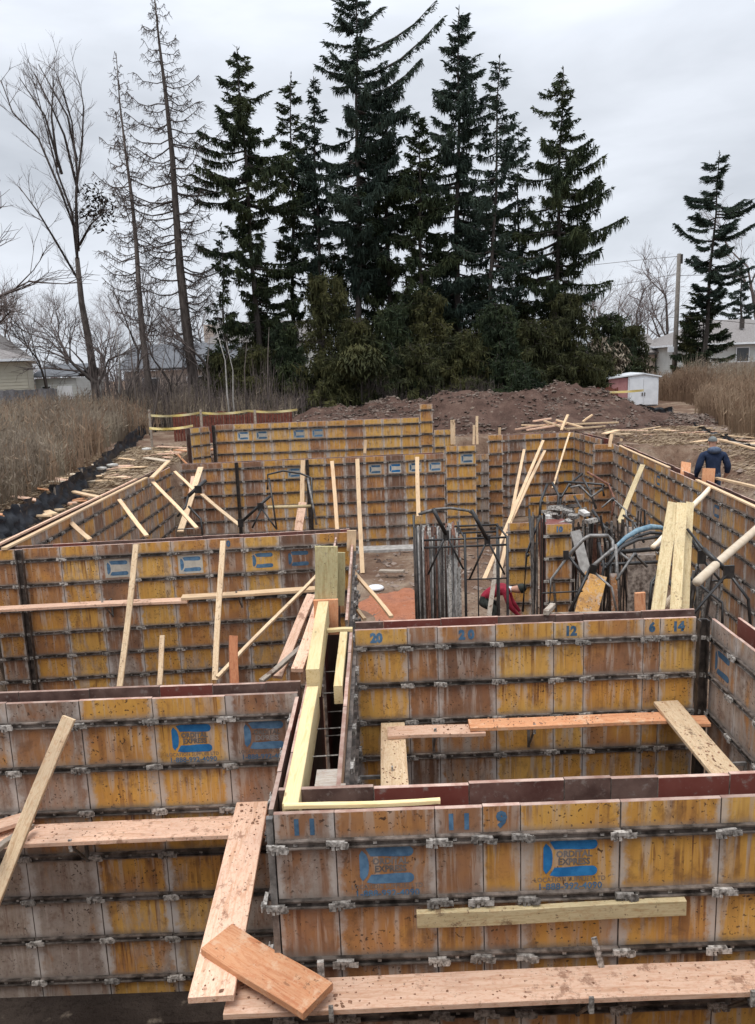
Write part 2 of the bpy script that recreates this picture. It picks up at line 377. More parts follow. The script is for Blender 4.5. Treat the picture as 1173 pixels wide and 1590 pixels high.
# ------------------------------------------------------------------ formwork
PANELS = {}
def panel_mesh(w, h, flip):
    k = (round(w, 3), round(h, 3), flip)
    if k not in PANELS:
        t = .03; g = .0015; b = .0025; x0 = -w / 2 + g; x1 = w / 2 - g; mb = MB()
        f = 2 if flip else 0; bk = 0 if flip else 2
        # chamfered slab: front at y=0
        V = [(x0 + b, 0, -h + b), (x1 - b, 0, -h + b), (x1 - b, 0, -b), (x0 + b, 0, -b),
             (x0, b, -h), (x1, b, -h), (x1, b, 0), (x0, b, 0),
             (x0, t, -h), (x1, t, -h), (x1, t, 0), (x0, t, 0)]
        mb.add(V, [(0, 1, 2, 3)], f)
        mb.add(V, [(0, 4, 5, 1), (1, 5, 6, 2), (3, 7, 4, 0), (4, 8, 9, 5), (5, 9, 10, 6), (7, 11, 8, 4)], 3)
        mb.add(V, [(2, 6, 7, 3), (6, 10, 11, 7)], 1)
        mb.add(V, [(11, 10, 9, 8)], bk)
        PANELS[k] = mb.mesh('panel', [PLY, EDGE, OILED, GRIME])
    return PANELS[k]
BARS = {}
def bar_mesh(w):
    k = round(w, 2)
    if k not in BARS:
        mb = MB(); n = max(2, int(w / .2)); x0 = -w / 2
        mb.box(-w / 2, w / 2, -.010, 0, -.027, .027)          # web plate
        mb.box(-w / 2, w / 2, -.032, -.0102, .017, .027)       # upper lip
        mb.box(-w / 2, w / 2, -.032, -.0102, -.027, -.018)     # lower lip
        for i in range(n):
            x = x0 + (i + .5) * w / n; mb.box(x - .012, x + .012, -.022, -.0104, -.010, .009, 1)
        BARS[k] = mb.mesh('waler_bar', [BAR, CLAMP])
    return BARS[k]
def clamp_mesh(i):
    r = random.Random(i); mb = MB(); w = .11
    mb.box(-w / 2, w / 2, -.058, -.033, -.004, .024)
    for k in range(4):
        x = -w / 2 + .012 + k * (w - .024) / 3; d = r.uniform(.012, .034)
        mb.box(x - .011, x + .008, -.054, -.036, -d - .004, -.0045)
    mb.box(-w / 2 - .02 + (i % 2) * w, -w / 2 + .02 + (i % 2) * w, -.066, -.0585, -.02, .03)
    mb.box(w / 2 - .03, w / 2 + .028, -.062, -.0585, -.016, .020)
    v = mb.v; mb.v = [(x + r.uniform(-.003, .003), y + r.uniform(-.002, .002), z + r.uniform(-.003, .003)) for x, y, z in v]
    return mb.mesh('wedge_clamp', CLAMP)
CLAMPS = [clamp_mesh(i) for i in range(4)]
PAL = {'Y': (.06, -.05, .25), 'O': (.28, 0, .5), 'S': (.22, .02, 1), 'B': (.66, .04, .6), 'R': (.5, -.02, .8), 'M': (.74, .22, .5), 'G': (.6, .62, .3), 'K': (.95, .12, .5), 'L': (.42, .34, .6)}
FONTM = {}
def text_mesh(s, size, mat, off=.0):
    k = (s, size, mat.name)
    if k not in FONTM:
        c = bpy.data.curves.new('txt', 'FONT'); c.body = s; c.size = size; c.align_x = 'CENTER'; c.align_y = 'CENTER'; c.offset = off; c.resolution_u = 2
        o = bpy.data.objects.new('txt', c); COL.objects.link(o)
        bpy.context.view_layer.update()
        me = bpy.data.meshes.new_from_object(o.evaluated_get(bpy.context.evaluated_depsgraph_get()))
        bpy.data.objects.remove(o); me.materials.clear(); me.materials.append(mat); FONTM[k] = me
    return FONTM[k]
def put_text(parent, s, size, mat, x, z, name='lettering', off=0, sx=1):
    o = link(name, text_mesh(s, size, mat, off), parent, (x, -.0022, z)); o.rotation_euler = (math.pi / 2, 0, 0); o.scale = (sx, 1, 1); return o
def emblem_mesh(mat, full=True):
    mb = MB(); y = -.0018
    def poly(p): mb.add([(a, y, b) for a, b in p], [tuple(range(len(p)))])
    def endcap(cx, cz, r, a0, a1, n=6): return [(cx + r * math.cos(R_(a0 + (a1 - a0) * i / n)), cz + r * math.sin(R_(a0 + (a1 - a0) * i / n))) for i in range(n + 1)]
    poly([(-.125, .115), (-.095, .062), (-.02, .062), (.06, .056), (.13, .056)] + endcap(.135, .090, .034, -80, 90) + [(-.08, .125)])
    poly([(-.125, -.115), (-.08, -.125), (.13, -.124)] + endcap(.135, -.090, .034, -90, 80) + [(.06, -.056), (-.02, -.062), (-.095, -.062)])
    arc = [(-.135 + .028 * math.cos(a), .085 * math.sin(a)) for a in [R_(-80 + 160 * i / 8) for i in range(9)]]
    poly([(-.165, -.075), (-.148, -.105)] + arc + [(-.148, .105), (-.165, .075)])
    return mb.mesh('emblem', mat)
EMB = {0: emblem_mesh(BLUE), 1: emblem_mesh(BLUEF)}
plm = MB(); plm.box(-.2, .2, -.0014, -.0004, -.155, .155); PLATE = plm.mesh('label_patch', simple('pale_print_ground', (.36, .33, .28), (.45, .42, .36), 12, .7))
def logo(panel, row=0, faded=0, text=True, plate=False, sc=1.0):
    z = -.2 - .4064 * row - .165
    e = link('emblem', EMB[faded], panel, (0, 0, z + (.0 if text else -.03))); e.scale = (sc, 1, sc)
    if plate: link('label_patch', PLATE, panel, (0, 0, z - .03)).scale = (sc, 1, sc)
    ink = INKD
    if text:
        put_text(panel, 'ORDITAL', .060, INKD, .025, z + .026, off=.0025, sx=.88); put_text(panel, 'EXPRESS', .060, INKD, .025, z - .026, off=.0025, sx=.88)
        put_text(panel, 'LOCATION SUPPLIES LTD', .044, INKD, .0, z - .145, sx=.88)
        put_text(panel, '1-888-992-4090', .062, BLUEF, .0, z - .193, off=.001, sx=1.0)
CORNER = {}
def form_wall(label, A, B, top=0.0, bottom=-2.86, widths=None, pal='', T=.29, second=True, logos=(), numbers=(), clamps=True, channels=(), lean=0, bars=True, group=None, pal2='', name='formwork_wall', backbars=False, twotone=0):
    A = Vector((A[0], A[1], 0)); B = Vector((B[0], B[1], 0)); d = B - A; Ln = d.length
    root = thing(name, label, 'formwork wall', (A.x, A.y, bottom), math.atan2(d.y, d.x), group)
    H = top - bottom
    if widths is None:
        n = max(1, round(Ln / .61)); widths = [Ln / n] * n
    x = 0; res = []; js = [0]
    for i, w in enumerate(widths):
        p = link('panel', panel_mesh(w, H, False), root, (x + w / 2, rnd.uniform(-.003, .003), H + rnd.uniform(-.006, .004)))
        k = pal[i % len(pal)] if pal else rnd.choice('YOSBRML'); c = PAL[k]
        p.color = (c[0] + rnd.uniform(-.06, .06), c[1] + rnd.uniform(-.05, .05), c[2], rnd.random())
        res.append(p); x += w; js.append(x)
    nb = int((H - .25) / .4064) + 1
    if bars:
        i = 0
        while i < len(widths):
            k = min(2 if widths[i] > .3 else 3, len(widths) - i); xa, xb = js[i], js[i + k]
            for r in range(nb):
                o = link('waler_bar', bar_mesh(xb - xa - .01), root, ((xa + xb) / 2, -.0035, H - .2 - .4064 * r + rnd.uniform(-.004, .004)))
                o.rotation_euler = (0, rnd.uniform(-.004, .004), 0)
            i += k
    if clamps:
        for j in js:
            for r in range(nb):
                if clamps != 2 and rnd.random() < .12: continue
                o = link('wedge_clamp', CLAMPS[rnd.randrange(4)], root, (j + rnd.uniform(-.03, .03), -.002, H - .2 - .4064 * r + rnd.uniform(-.008, .01)))
                o.rotation_euler = (0, rnd.uniform(-.12, .12), 0)
    elif bars:
        mb = MB()
        for j in js:
            for r in range(nb):
                z = H - .2 - .4064 * r; a = rnd.uniform(.03, .055); mb.box(j - a, j + a, -.055, -.034, z - .02, z + .025)
        tag(mb.build('wedge_clamps', CLAMP, root), kind='stuff')
    if second:
        x = 0; i = 0
        while x < Ln - .05:
            w = min(rnd.choice([.61, .61, .61, .46, .3]), Ln - x)
            if Ln - x - w < .12: w = Ln - x
            p = link('panel', panel_mesh(w, H, True), root, (x + w / 2, T - .03, H + rnd.uniform(-.008, .008)))
            k = pal2[i % len(pal2)] if pal2 else rnd.choice('BRKM'); c = PAL[k]; p.color = c + (1,)
            x += w; i += 1
    for cx in channels:
        mb = MB(); mb.box(cx - .05, cx + .05, -.055, -.0365, 0, H); mb.box(cx - .05, cx - .038, -.12, -.0555, 0, H); mb.box(cx + .038, cx + .05, -.12, -.0555, 0, H)
        mb.build('steel_channel', STEEL, root)
    for q in logos:
        logo(res[q[0]], *q[1:])
    for (i, s, dx) in numbers:
        put_text(res[i], s, .135, BLUEF, dx, -.095, 'number', .009, .9)
    return root, res, js

w0, p0, j0 = form_wall('nearest formwork wall at lower right with two blue emblems and numbers 11 and 9', (-.70, 4.28), (3.69, 4.28),
    widths=[.37, .61, .29, .23, .61, .61, .61, .61, .45], pal='MMBBSRYBM', clamps=2, T=.29, pal2='KMKK',
    logos=((1, 0, 1), (4, 0, 0)), numbers=((0, '1 1', 0), (2, '1 1', 0), (3, '9', 0)))
w1, p1, j1 = form_wall('near left formwork wall with blue emblems, upper right corner panel caked in grey cement', (-5.6, 6.07), (-.72, 6.07),
    widths=[.61] * 8, pal='BMGLGMSO', clamps=2, T=.27, logos=((6, 0, 0), (7, 0, 1)))
p1[7].color = (.88, .30, .5, 1)
for q, c in zip(p0, [(.74, .28, .5), (.70, .26, .6), (.6, .12, .6), (.52, .10, .6), (.22, -.12, .75), (.46, -.02, 1), (.16, -.05, .3)]): q.color = c + (1,)
for q, c in zip(p1[3:7], [(.6, .55, .4), (.72, .50, .4), (.28, .0, 1), (.16, -.08, .8)]): q.color = c + (1,)
wbb, pbb, jbb = form_wall('back wall of the right box pit with stencilled 20, 12, 6 and 14', (-.28, 7.60), (3.33, 7.60),
    widths=[.54, .31, .60, .60, .31, .62, .17, .37], pal='YBMYSBOY', clamps=2, T=.29,
    numbers=((0, '20', -.05), (2, '2 0', 0), (4, '12', .02), (6, '6', 0), (7, '14', 0)), channels=(3.56,))
wbr, _, _ = form_wall('right side wall of the box pit, caked grey', (3.38, 7.56), (3.30, 4.60), pal='GGLGG', clamps=2, T=.29, logos=((0, 0, 1, False),))
wdl, _, _ = form_wall('narrow form wall with pink edges between the left pit and the box pit', (-.30, 4.58), (-.30, 7.56), pal='MBLMB', clamps=1, T=.37)
wdm, _, _ = form_wall('form wall running back beside the open dirt passage', (-.36, 7.95), (-.40, 12.2), pal='LMLR', clamps=1, T=.30)
for q, c in zip(pbb, [(.12, -.2, .1), (.78, .08, .6), (.76, .22, .6), (.14, -.12, .9), (.14, -.12, .3), (.5, .02, .8), (.5, 0, .8), (.04, -.15, .3)]): q.color = c + (1,)
w2, p2, j2 = form_wall('long left middle formwork wall crossed by a horizontal walkway board', (-6.25, 12.10), (-.46, 12.52),
    widths=[.40, .12] + [.5875] * 9, pal='BKRSMYOBYKR', clamps=2, T=.30, logos=((4, 0, 1, False, True), (6, 0, 1, False, True), (8, 0, 1, False), (9, 0, 1, False)), numbers=((7, '2 0', 0),), channels=(.50,))
wl, _, _ = form_wall('left boundary formwork wall running away towards the brush', (-5.98, 12.5), (-6.12, 22.9), pal='LGBLGRMLB', clamps=1, T=.30)
w3, p3, j3 = form_wall('far cross wall of formwork behind the open pit with four small emblems', (-5.95, 23.45), (2.15, 23.95),
    pal='BBLKOYYRMRKOBB', clamps=False, T=.30, logos=((5, 0, 1, False, True), (9, 0, 1, False, True), (10, 0, 0, False, True), (11, 0, 1, False, True), (12, 0, 1, False, True)), channels=(1.7, 3.85))
w4, p4, _ = form_wall('yellow upper formwork wall in front of the dirt mounds', (-5.45, 26.5), (1.55, 26.55), top=.97, bottom=-2.0,
    pal='RYYYYBYRYYY' if False else 'RYYYYBYRYYYY', clamps=False, T=.3, logos=((1, 0, 1, False, True), (2, 0, 1, False, True), (4, 0, 1, False, True), (5, 0, 1, False, True)), channels=(-.03,))
form_wall('short yellow return panel at the left end of the upper wall', (-6.15, 25.9), (-5.6, 26.45), top=.93, bottom=-2.0, pal='YL', widths=[.37, .37], clamps=False)
form_wall('tall single form panel stepping up at the right end of the yellow wall', (1.56, 26.5), (2.0, 26.5), top=1.42, bottom=-2.0, pal='O', widths=[.44], clamps=False, second=False)
form_wall('low yellow form panels right of the tall end panel', (2.02, 26.3), (2.72, 26.3), top=.55, bottom=-2.6, pal='YY', widths=[.35, .35], clamps=False, second=False)
form_wall('yellow form pair with a small blue emblem beside the far cross wall', (2.18, 23.9), (3.12, 23.9), top=.22, bottom=-2.86, pal='OY', widths=[.37, .57], clamps=False, second=False, logos=((1, 0, 1, False, True),))
form_wall('pale cement-caked narrow form panels behind the steel rack', (3.15, 24.6), (3.62, 24.6), top=-.15, bottom=-2.86, pal='LG', widths=[.23, .24], clamps=False, second=False)
form_wall('tall pinkish form column in the far middle', (3.64, 24.9), (4.12, 24.9), top=.42, bottom=-2.86, pal='R', widths=[.48], clamps=False, second=False)
form_wall('far right formwork wall below the scrap lumber, orange at its right end', (4.2, 27.8), (7.25, 28.1), top=.14, bottom=-2.86, pal='KMRBO', clamps=False)
form_wall('low orange form panels standing in front of the far right wall', (4.5, 22.6), (6.2, 22.8), top=-1.25, bottom=-2.86, pal='OMLB', clamps=False, second=False)
form_wall('far right return wall of form panels facing left', (7.28, 28.1), (7.42, 25.3), top=.12, bottom=-2.86, pal='LMRL', clamps=False)
form_wall('brown form column beside the far right corner', (7.05, 24.9), (7.75, 24.9), top=.0, bottom=-2.86, pal='B', widths=[.7], clamps=False, second=False)
wr, pr, _ = form_wall('long right boundary formwork wall below the worker in navy', (7.66, 24.7), (6.18, 8.7), pal='GLBMYGRLYLBOLYM', clamps=1, T=.30, logos=((8, 0, 1, False), (15, 0, 1, False)))

# ------------------------------------------------------------------ lumber
def board(name, a, b, w, t, mat, label=None, cat='board', side=None, group=None, parent=None, bend=.004, round_=False):
    """a board whose axis runs a-b; side = direction of its width"""
    a = Vector(a); b = Vector(b); d = b - a; Ln = d.length; X = d / Ln
    s = Vector(side) if side is not None else Vector((0, 0, 1)).cross(X)
    if s.length < 1e-4: s = Vector((1, 0, 0))
    Y = (s - X * s.dot(X)).normalized(); Zv = X.cross(Y)
    mb = MB(); n = 7; c = .004; ph = rnd.uniform(0, 6)
    if round_:
        mb.tube([(Ln * i / n, bend * math.sin(ph + i), 0) for i in range(n + 1)], w / 2, 10)
    else:
        prof = [(-w / 2 + c, -t / 2), (w / 2 - c, -t / 2), (w / 2, -t / 2 + c), (w / 2, t / 2 - c), (w / 2 - c, t / 2), (-w / 2 + c, t / 2), (-w / 2, t / 2 - c), (-w / 2, -t / 2 + c)]
        V = []; F = []
        for i in range(n + 1):
            x = Ln * i / n; oy = bend * math.sin(ph + i * .7); oz = bend * math.cos(ph * 2 + i * .8)
            for (p, q) in prof: V.append((x, p + oy, q + oz + rnd.uniform(-.0006, .0006)))
        for i in range(n):
            for k in range(8): F.append((i * 8 + k, (i + 1) * 8 + k, (i + 1) * 8 + (k + 1) % 8, i * 8 + (k + 1) % 8)[::-1])
        F.append(tuple(range(8))[::-1]); F.append(tuple(n * 8 + k for k in range(8)))
        F = [f[::-1] for f in F]; mb.add(V, F)
    o = mb.build(name, mat, parent, round_)
    o.matrix_local = Matrix(((X.x, Y.x, Zv.x, a.x), (X.y, Y.y, Zv.y, a.y), (X.z, Y.z, Zv.z, a.z), (0, 0, 0, 1)))
    if parent is None: tag(o, label, cat, group)
    return o
# near walkways ------------------------------------------------------
ZW = -1.08
board('walkway_plank', (-1.02, 4.085, ZW - .02), (3.5, 4.085, ZW - .005), .25, .04, WPINK, 'wide muddy pink plank along the bottom edge in front of the emblem wall', 'plank')
board('walkway_plank', (-5.2, 5.84, -1.09), (-.80, 5.85, -1.07), .28, .04, WPINK, 'muddy pink plank running along the near left wall', 'plank')
board('ramp_plank', pz(395, 1238, -.99) + Vector((0, 0, 0)), pz(328, 1551, -1.0), .27, .04, WPINK, 'long sloping plank laid from the near left wall down to the bottom plank', 'plank')
board('plank_offcut', pz(346, 1226, -.93), pz(432, 1227, -.93), .12, .035, WGREY, 'short grey offcut under the upper end of the sloping plank', 'plank')
board('plank_offcut', pz(338, 1458, -.955), pz(494, 1556, -.985), .27, .05, WORANGE, 'short clay-orange plank lying across the foot of the sloping plank', 'plank')
board('nailed_stud', (.15, 4.222, -.705), (1.80, 4.222, -.69), .105, .042, WGREEN, 'yellowish stud fixed level across the nearest wall below its emblems', 'stud', side=(0, 0, 1))
board('brace_lumber', py(107, 1114, 5.80), py(-12, 1405, 5.35), .105, .04, WTAN, 'leaning board against the near left wall over the muddy plank', 'board', side=(1, 0, 0))
board('plank_offcut', pz(-40, 1292, -.98), pz(52, 1268, -1.0), .15, .04, WPINK, 'pink plank stub crossing the walkway at the left edge of the photo', 'plank')
board('plank_offcut', pz(-20, 1330, -.9), pz(48, 1282, -.98), .06, .04, WGREY, 'thin grey board end at the left edge beside the leaning board', 'board')
# box pit walkways
board('walkway_plank', (.02, 7.30, -1.00), (1.0, 7.30, -1.0), .21, .04, WPINK, 'pinkish plank at the left of the box pit walkway', 'plank')
board('walkway_plank', (.85, 7.32, -.955), (3.0, 7.32, -.96), .20, .04, WORANGE, 'longer orange-brown plank along the back of the box pit', 'plank')
board('walkway_plank', (.08, 7.60, -1.045), (.05, 4.65, -1.045), .25, .04, WTAN, 'tan plank running towards the viewer at the left of the box pit', 'plank')
board('walkway_plank', (2.93, 7.55, -.90), (3.02, 5.9, -1.04), .26, .04, WTAN, 'mud-caked plank angled across the right side of the box pit', 'plank')
board('plank_offcut', (2.9, 7.34, -1.0), (3.27, 7.31, -1.0), .19, .04, WORANGE, 'plank end jutting past the angled plank at the right box corner', 'plank')
board('plank_offcut', (.0, 7.1, -1.09), (.0, 7.55, -1.09), .09, .09, WGREY, 'small cross block under the box pit planks', 'board')
# far walkway board
board('walkway_board', (-6.2, 11.72, -.86), (-3.05, 11.83, -.86), .20, .045, WPINK, 'horizontal board crossing the long left middle wall, left length', 'board')
board('walkway_board', (-3.15, 11.83, -.815), (-1.05, 12.02, -.81), .20, .045, WFRESH, 'paler horizontal board crossing the middle wall, right length', 'board')
def clods(o, n, mat, w=.22):
    mb = MB(); Ln = max(v.co.x for v in o.data.vertices)
    for _ in range(n):
        cx = rnd.uniform(.02, Ln - .02) if rnd.random() < .4 else rnd.gauss(Ln * rnd.choice((.15, .4, .6, .85)), Ln * .05); cx = min(max(cx, .01), Ln - .01)
        cy = rnd.uniform(-w / 2, w / 2); q = rnd.uniform(.004, .016) * rnd.random() + .003; a = rnd.uniform(0, 3)
        P = [(cx + q * math.cos(a + k * 1.57) * rnd.uniform(.7, 1.3), cy + q * math.sin(a + k * 1.57) * rnd.uniform(.7, 1.3), .0195) for k in range(4)] + [(cx, cy, .021 + q * .6)]
        mb.add(P, [(0, 1, 4), (1, 2, 4), (2, 3, 4), (3, 0, 4)])
    tag(mb.build('mud_crumbs', mat, o), kind='stuff')
CLODM = simple('dried_mud', (.17, .09, .055), (.36, .20, .13), 20, .95, .3, .003)
for o in [q for q in COL.objects if q.name.split('.')[0] in ('walkway_plank', 'ramp_plank')]:
    clods(o, int(60 * max(v.co.x for v in o.data.vertices)), CLODM)
# brackets ------------------------------------------------------------
def bracket(x, y, z, label, d=.3, dirv=(0, -1), parent=None):
    ang = math.atan2(dirv[1], dirv[0])
    t = thing('scaffold_bracket', label, 'bracket', (x, y, z), ang, 'steel brackets under the walkway planks')
    mb = MB(); mb.box(0, d, -.014, .014, -.03, 0); mb.build('arm', GREYPIPE, t)
    mb = MB(); mb.box(-.0, .02, -.014, .014, -.32, -.031); mb.build('upright', GREYPIPE, t)
    mb = MB(); mb.tube([(.02, 0, -.30), (d * .85, 0, -.032)], .012, 5); mb.build('strut', GREYPIPE, t)
    mb = MB(); mb.box(d + .001, d + .018, -.014, .014, -.02, .085); mb.build('toe_stop', CLAMP, t)
    return t
bracket(1.15, 4.245, -1.125, 'steel bracket holding the bottom plank at the nearest wall, its tip showing at the middle')
bracket(2.1, 4.245, -1.12, 'steel bracket holding the bottom plank at the far right of the nearest wall')
bracket(-.38, 4.245, -1.12, 'steel bracket beside the orange plank at the lower centre')
bracket(-2.6, 6.03, -1.13, 'steel bracket under the muddy plank of the near left wall')
bracket(-1.15, 6.03, -1.13, 'steel bracket under the muddy plank near the sloping plank')
bracket(1.5, 7.56, -1.02, 'steel bracket under the long orange-brown plank in the box pit')
bracket(.5, 7.56, -1.03, 'steel bracket under the pinkish plank in the box pit')
bracket(-.26, 6.6, -1.07, 'pale steel bracket on the left side wall of the box pit', dirv=(1, 0))
bracket(3.33, 6.6, -1.07, 'steel bracket on the right side wall of the box pit', dirv=(-1, 0))
bracket(-4.4, 12.2, -.89, 'steel bracket under the left length of the middle walkway board', .4)
bracket(-2.3, 12.33, -.85, 'steel bracket under the pale length of the middle walkway board', .4)
# upright pale tie strap seen near the plank
mb = MB(); mb.box(-.018, .018, -.01, .01, 0, .20); mb.box(-.018, .018, -.02, -.0105, .17, .26)
o = mb.build('steel_strap', CLAMP); o.location = py(936, 1508, 4.2); o.rotation_euler = (0, R_(-14), 0)
tag(o, 'bent grey steel strap sticking up behind the bottom plank', 'strap')
mb = MB(); mb.box(-.02, .02, -.012, .012, 0, .17); o = mb.build('steel_strap', CLAMP); o.location = py(500, 1530, 4.15)
tag(o, 'short pale steel strap upright beside the orange offcut', 'strap')
# yellow beams of the dividing wall ------------------------------------
def beam(a, b, w, h, label, mat=WYEL):
    return board('timber_beam', a, b, w, h, mat, label, 'timber beam', bend=.002)
beam((-.605, 4.36, -.12), (-.60, 6.15, -.12), .10, .27, 'bright yellow timber beam at the front of the narrow trench')
beam((-.60, 6.19, .03), (-.63, 8.15, .03), .115, .25, 'bright yellow timber beam set one step higher along the trench')
beam((-.385, 6.13, -.06), (-.39, 7.5, -.06), .075, .16, 'slim yellow beam on the right side of the trench')
board('top_strip', (-.64, 4.345, .004), (.32, 4.345, .004), .035, .03, WYEL, 'thin yellow strip along the top edge of the nearest wall', 'strip')
board('top_strip', (-.56, 7.57, .02), (-.30, 7.57, .02), .06, .035, WYEL, 'short yellow strip bridging the trench at the box corner', 'strip')
board('panel_board', py(507, 848, 8.28), py(507, 936, 8.28), .25, .035, WOLIVE, 'olive plywood board standing on end at the trench corner', 'board', side=(1, 0, 0))
board('panel_board', py(530, 858, 8.40), py(528, 940, 8.40), .10, .035, WOLIVE, 'narrow olive board standing right behind the olive plywood board', 'board', side=(1, 0, 0))
board('panel_board', (-.61, 8.22, .15), (-.61, 8.22, -.25), .27, .05, WORANGE, 'orange-brown block under the standing olive board', 'board', side=(1, 0, 0))
board('panel_board', (-.42, 11.6, -.1), (-.41, 11.6, .22), .14, .04, WFRESH, 'short fresh board sticking up at the right end of the middle wall', 'board', side=(1, 0, 0))
for i, yy in enumerate((4.9, 5.35, 5.8, 6.5, 7.0)):
    for z in (-.2, -.61):
        mb = MB(); mb.tube([(-.55, yy, z), (-.36, yy + .01, z)], .006, 5)
        tag(mb.build('tie_rod', CLAMP), f"{'upper' if z > -.4 else 'lower'} thin steel tie rod crossing the trench, {('first', 'second', 'third', 'fourth', 'fifth')[i]} from its front end", 'tie rod', 'tie rods across the trench')
mb = MB(); mb.box(-.47, -.27, 4.575, 4.605, -.7, 0); mb.box(-.47, -.33, 4.61, 4.80, -.06, -.005)
tag(mb.build('corner_block', WGREY), 'grey mud-caked block closing the trench end at the inner corner', 'block')
# steel edge post of nearest wall's left corner
mb = MB(); mb.box(-.745, -.705, 4.27, 4.31, -2.86, -.03)
tag(mb.build('corner_post', GREYPIPE), 'steel corner post at the left end of the nearest wall', 'post')
# corner panel returning at left of W0, dark side
form_wall('shadowed side of the trench wall facing the near left pit', (-.735, 6.0), (-.735, 4.33), pal='KBK', second=False, clamps=1, widths=[.61, .61, .45])

# braces ------------------------------------------------------------------
BR = [  # (u0,v0,Y0, u1,v1,Y1, width, mat, name, label)
 (212, 846, 11.95, 187, 1066, 10.6, .085, WTAN, 'brace_board', 'tall leaning brace on the long middle wall, left of the two'),
 (346, 840, 12.0, 334, 1056, 10.7, .085, WTAN, 'brace_board', 'tall leaning brace on the long middle wall, right of the two'),
 (253, 987, 11.3, 248, 1064, 10.8, .075, WTAN, 'brace_board', 'short brace board between the two tall leaning braces'),
 (492, 893, 11.2, 338, 1052, 9.0, .05, WTAN, 'brace_board', 'thin diagonal brace rising to the olive board'),
 (476, 1000, 8.3, 405, 1058, 7.6, .06, WGREY, 'brace_board', 'short dark diagonal board near the higher yellow beam'),
 (484, 925, 9.2, 430, 1052, 7.9, .11, WPINK, 'brace_board', 'broad pinkish board slanting beside the higher yellow beam'),
 (500, 930, 8.7, 462, 1040, 7.2, .12, WPINK, 'brace_board', 'wide pink board tight against the left of the higher yellow beam'),
 (548, 885, 12.0, 608, 958, 10.2, .06, WFRESH, 'brace_board', 'slanting brace from the passage wall towards the box back wall'),
 (547, 932, 11.0, 566, 962, 10.4, .05, WTAN, 'brace_board', 'small brace at the foot of the passage wall'),
 (185, 776, 17.6, 228, 832, 15.8, .09, WFRESH, 'brace_board', 'brace on the left boundary wall, second from the near end'),
 (110, 812, 14.9, 140, 838, 14.2, .09, WFRESH, 'brace_board', 'brace on the left boundary wall nearest the viewer'),
 (238, 748, 20.2, 306, 820, 17.4, .09, WFRESH, 'brace_board', 'long brace on the left boundary wall ending at the bent pipe frame'),
 (272, 732, 21.8, 302, 762, 20.6, .08, WFRESH, 'brace_board', 'upper brace at the far left pit corner'),
 (312, 726, 23.0, 280, 826, 20.5, .17, WTAN, 'brace_board', 'broad upright plank leaning in the far left corner'),
 (300, 740, 22.6, 292, 790, 21.6, .10, WPINK, 'brace_board', 'thin plank behind the broad leaning one in the far left corner'),
 (314, 768, 21.4, 372, 816, 19.3, .10, WTAN, 'brace_board', 'diagonal brace falling right from the far left corner'),
 (471, 715, 23.3, 469, 782, 22.7, .13, WFRESH, 'brace_board', 'upright brace beside the black channel of the far cross wall'),
 (470, 780, 22.6, 464, 824, 22.0, .24, WPINK, 'brace_board', 'wide pinkish foot board below the upright brace'),
 (516, 716, 23.4, 524, 822, 22.2, .11, WFRESH, 'brace_board', 'leaning pale brace on the far cross wall, left of the tallest'),
 (555, 713, 23.4, 563, 890, 20.6, .12, WFRESH, 'brace_board', 'tallest pale brace standing before the far cross wall'),
 (648, 710, 23.4, 650, 802, 21.9, .12, WFRESH, 'brace_board', 'pale brace at the right end of the far cross wall'),
 (568, 683, 26.3, 567, 704, 26.2, .10, WFRESH, 'brace_board', 'short pale stick against the yellow upper wall'),
 (814, 698, 25.6, 790, 826, 19.0, .09, WFRESH, 'brace_board', 'pale pole board leaning left of the crossed pair'),
 (844, 684, 25.8, 752, 900, 15.5, .09, WFRESH, 'brace_board', 'longest pale brace slanting down to the man in red'),
 (846, 700, 25.5, 786, 824, 19.4, .09, WFRESH, 'brace_board', 'second pale brace crossing just under the longest one'),
 (789, 826, 17.0, 775, 900, 15.6, .08, WFRESH, 'brace_board', 'lower pale brace beside the yellow panels'),
 (775, 845, 15.2, 760, 958, 13.6, .09, WGREY, 'brace_board', 'grey slanting board in front of the man in red'),
 (998, 722, 19.6, 962, 812, 16.6, .12, WGREEN, 'brace_board', 'brown board leaning on the right wall behind the pipes'),
 (885, 672, 27.4, 858, 758, 24.6, .06, WTAN, 'brace_board', 'thin stick slanting in the far right corner'),
 (776, 664, 27.3, 776, 700, 27.3, .09, WFRESH, 'brace_board', 'thin pale upright stick left of the far right wall'),
 (741, 646, 27.6, 741, 690, 27.4, .09, WTAN, 'brace_board', 'pair of thin sticks standing left of the far column, taller one'),
 (736, 660, 27.5, 736, 690, 27.4, .08, WTAN, 'brace_board', 'pair of thin sticks standing left of the far column, shorter one'),
 (703, 652, 26.2, 704, 690, 26.2, .16, WTAN, 'brace_board', 'narrow tan board rising above the low yellow panels'),
 (950, 674, 24.0, 947, 694, 23.9, .10, WFRESH, 'brace_board', 'short pale stick at the start of the right boundary wall'),
]
for (u0, v0, Y0, u1, v1, Y1, w, m, nm, lab) in BR:
    board(nm, py(u0, v0, Y0), py(u1, v1, Y1), w, .04, m, lab, 'brace', side=(1, 0, 0), bend=.006)
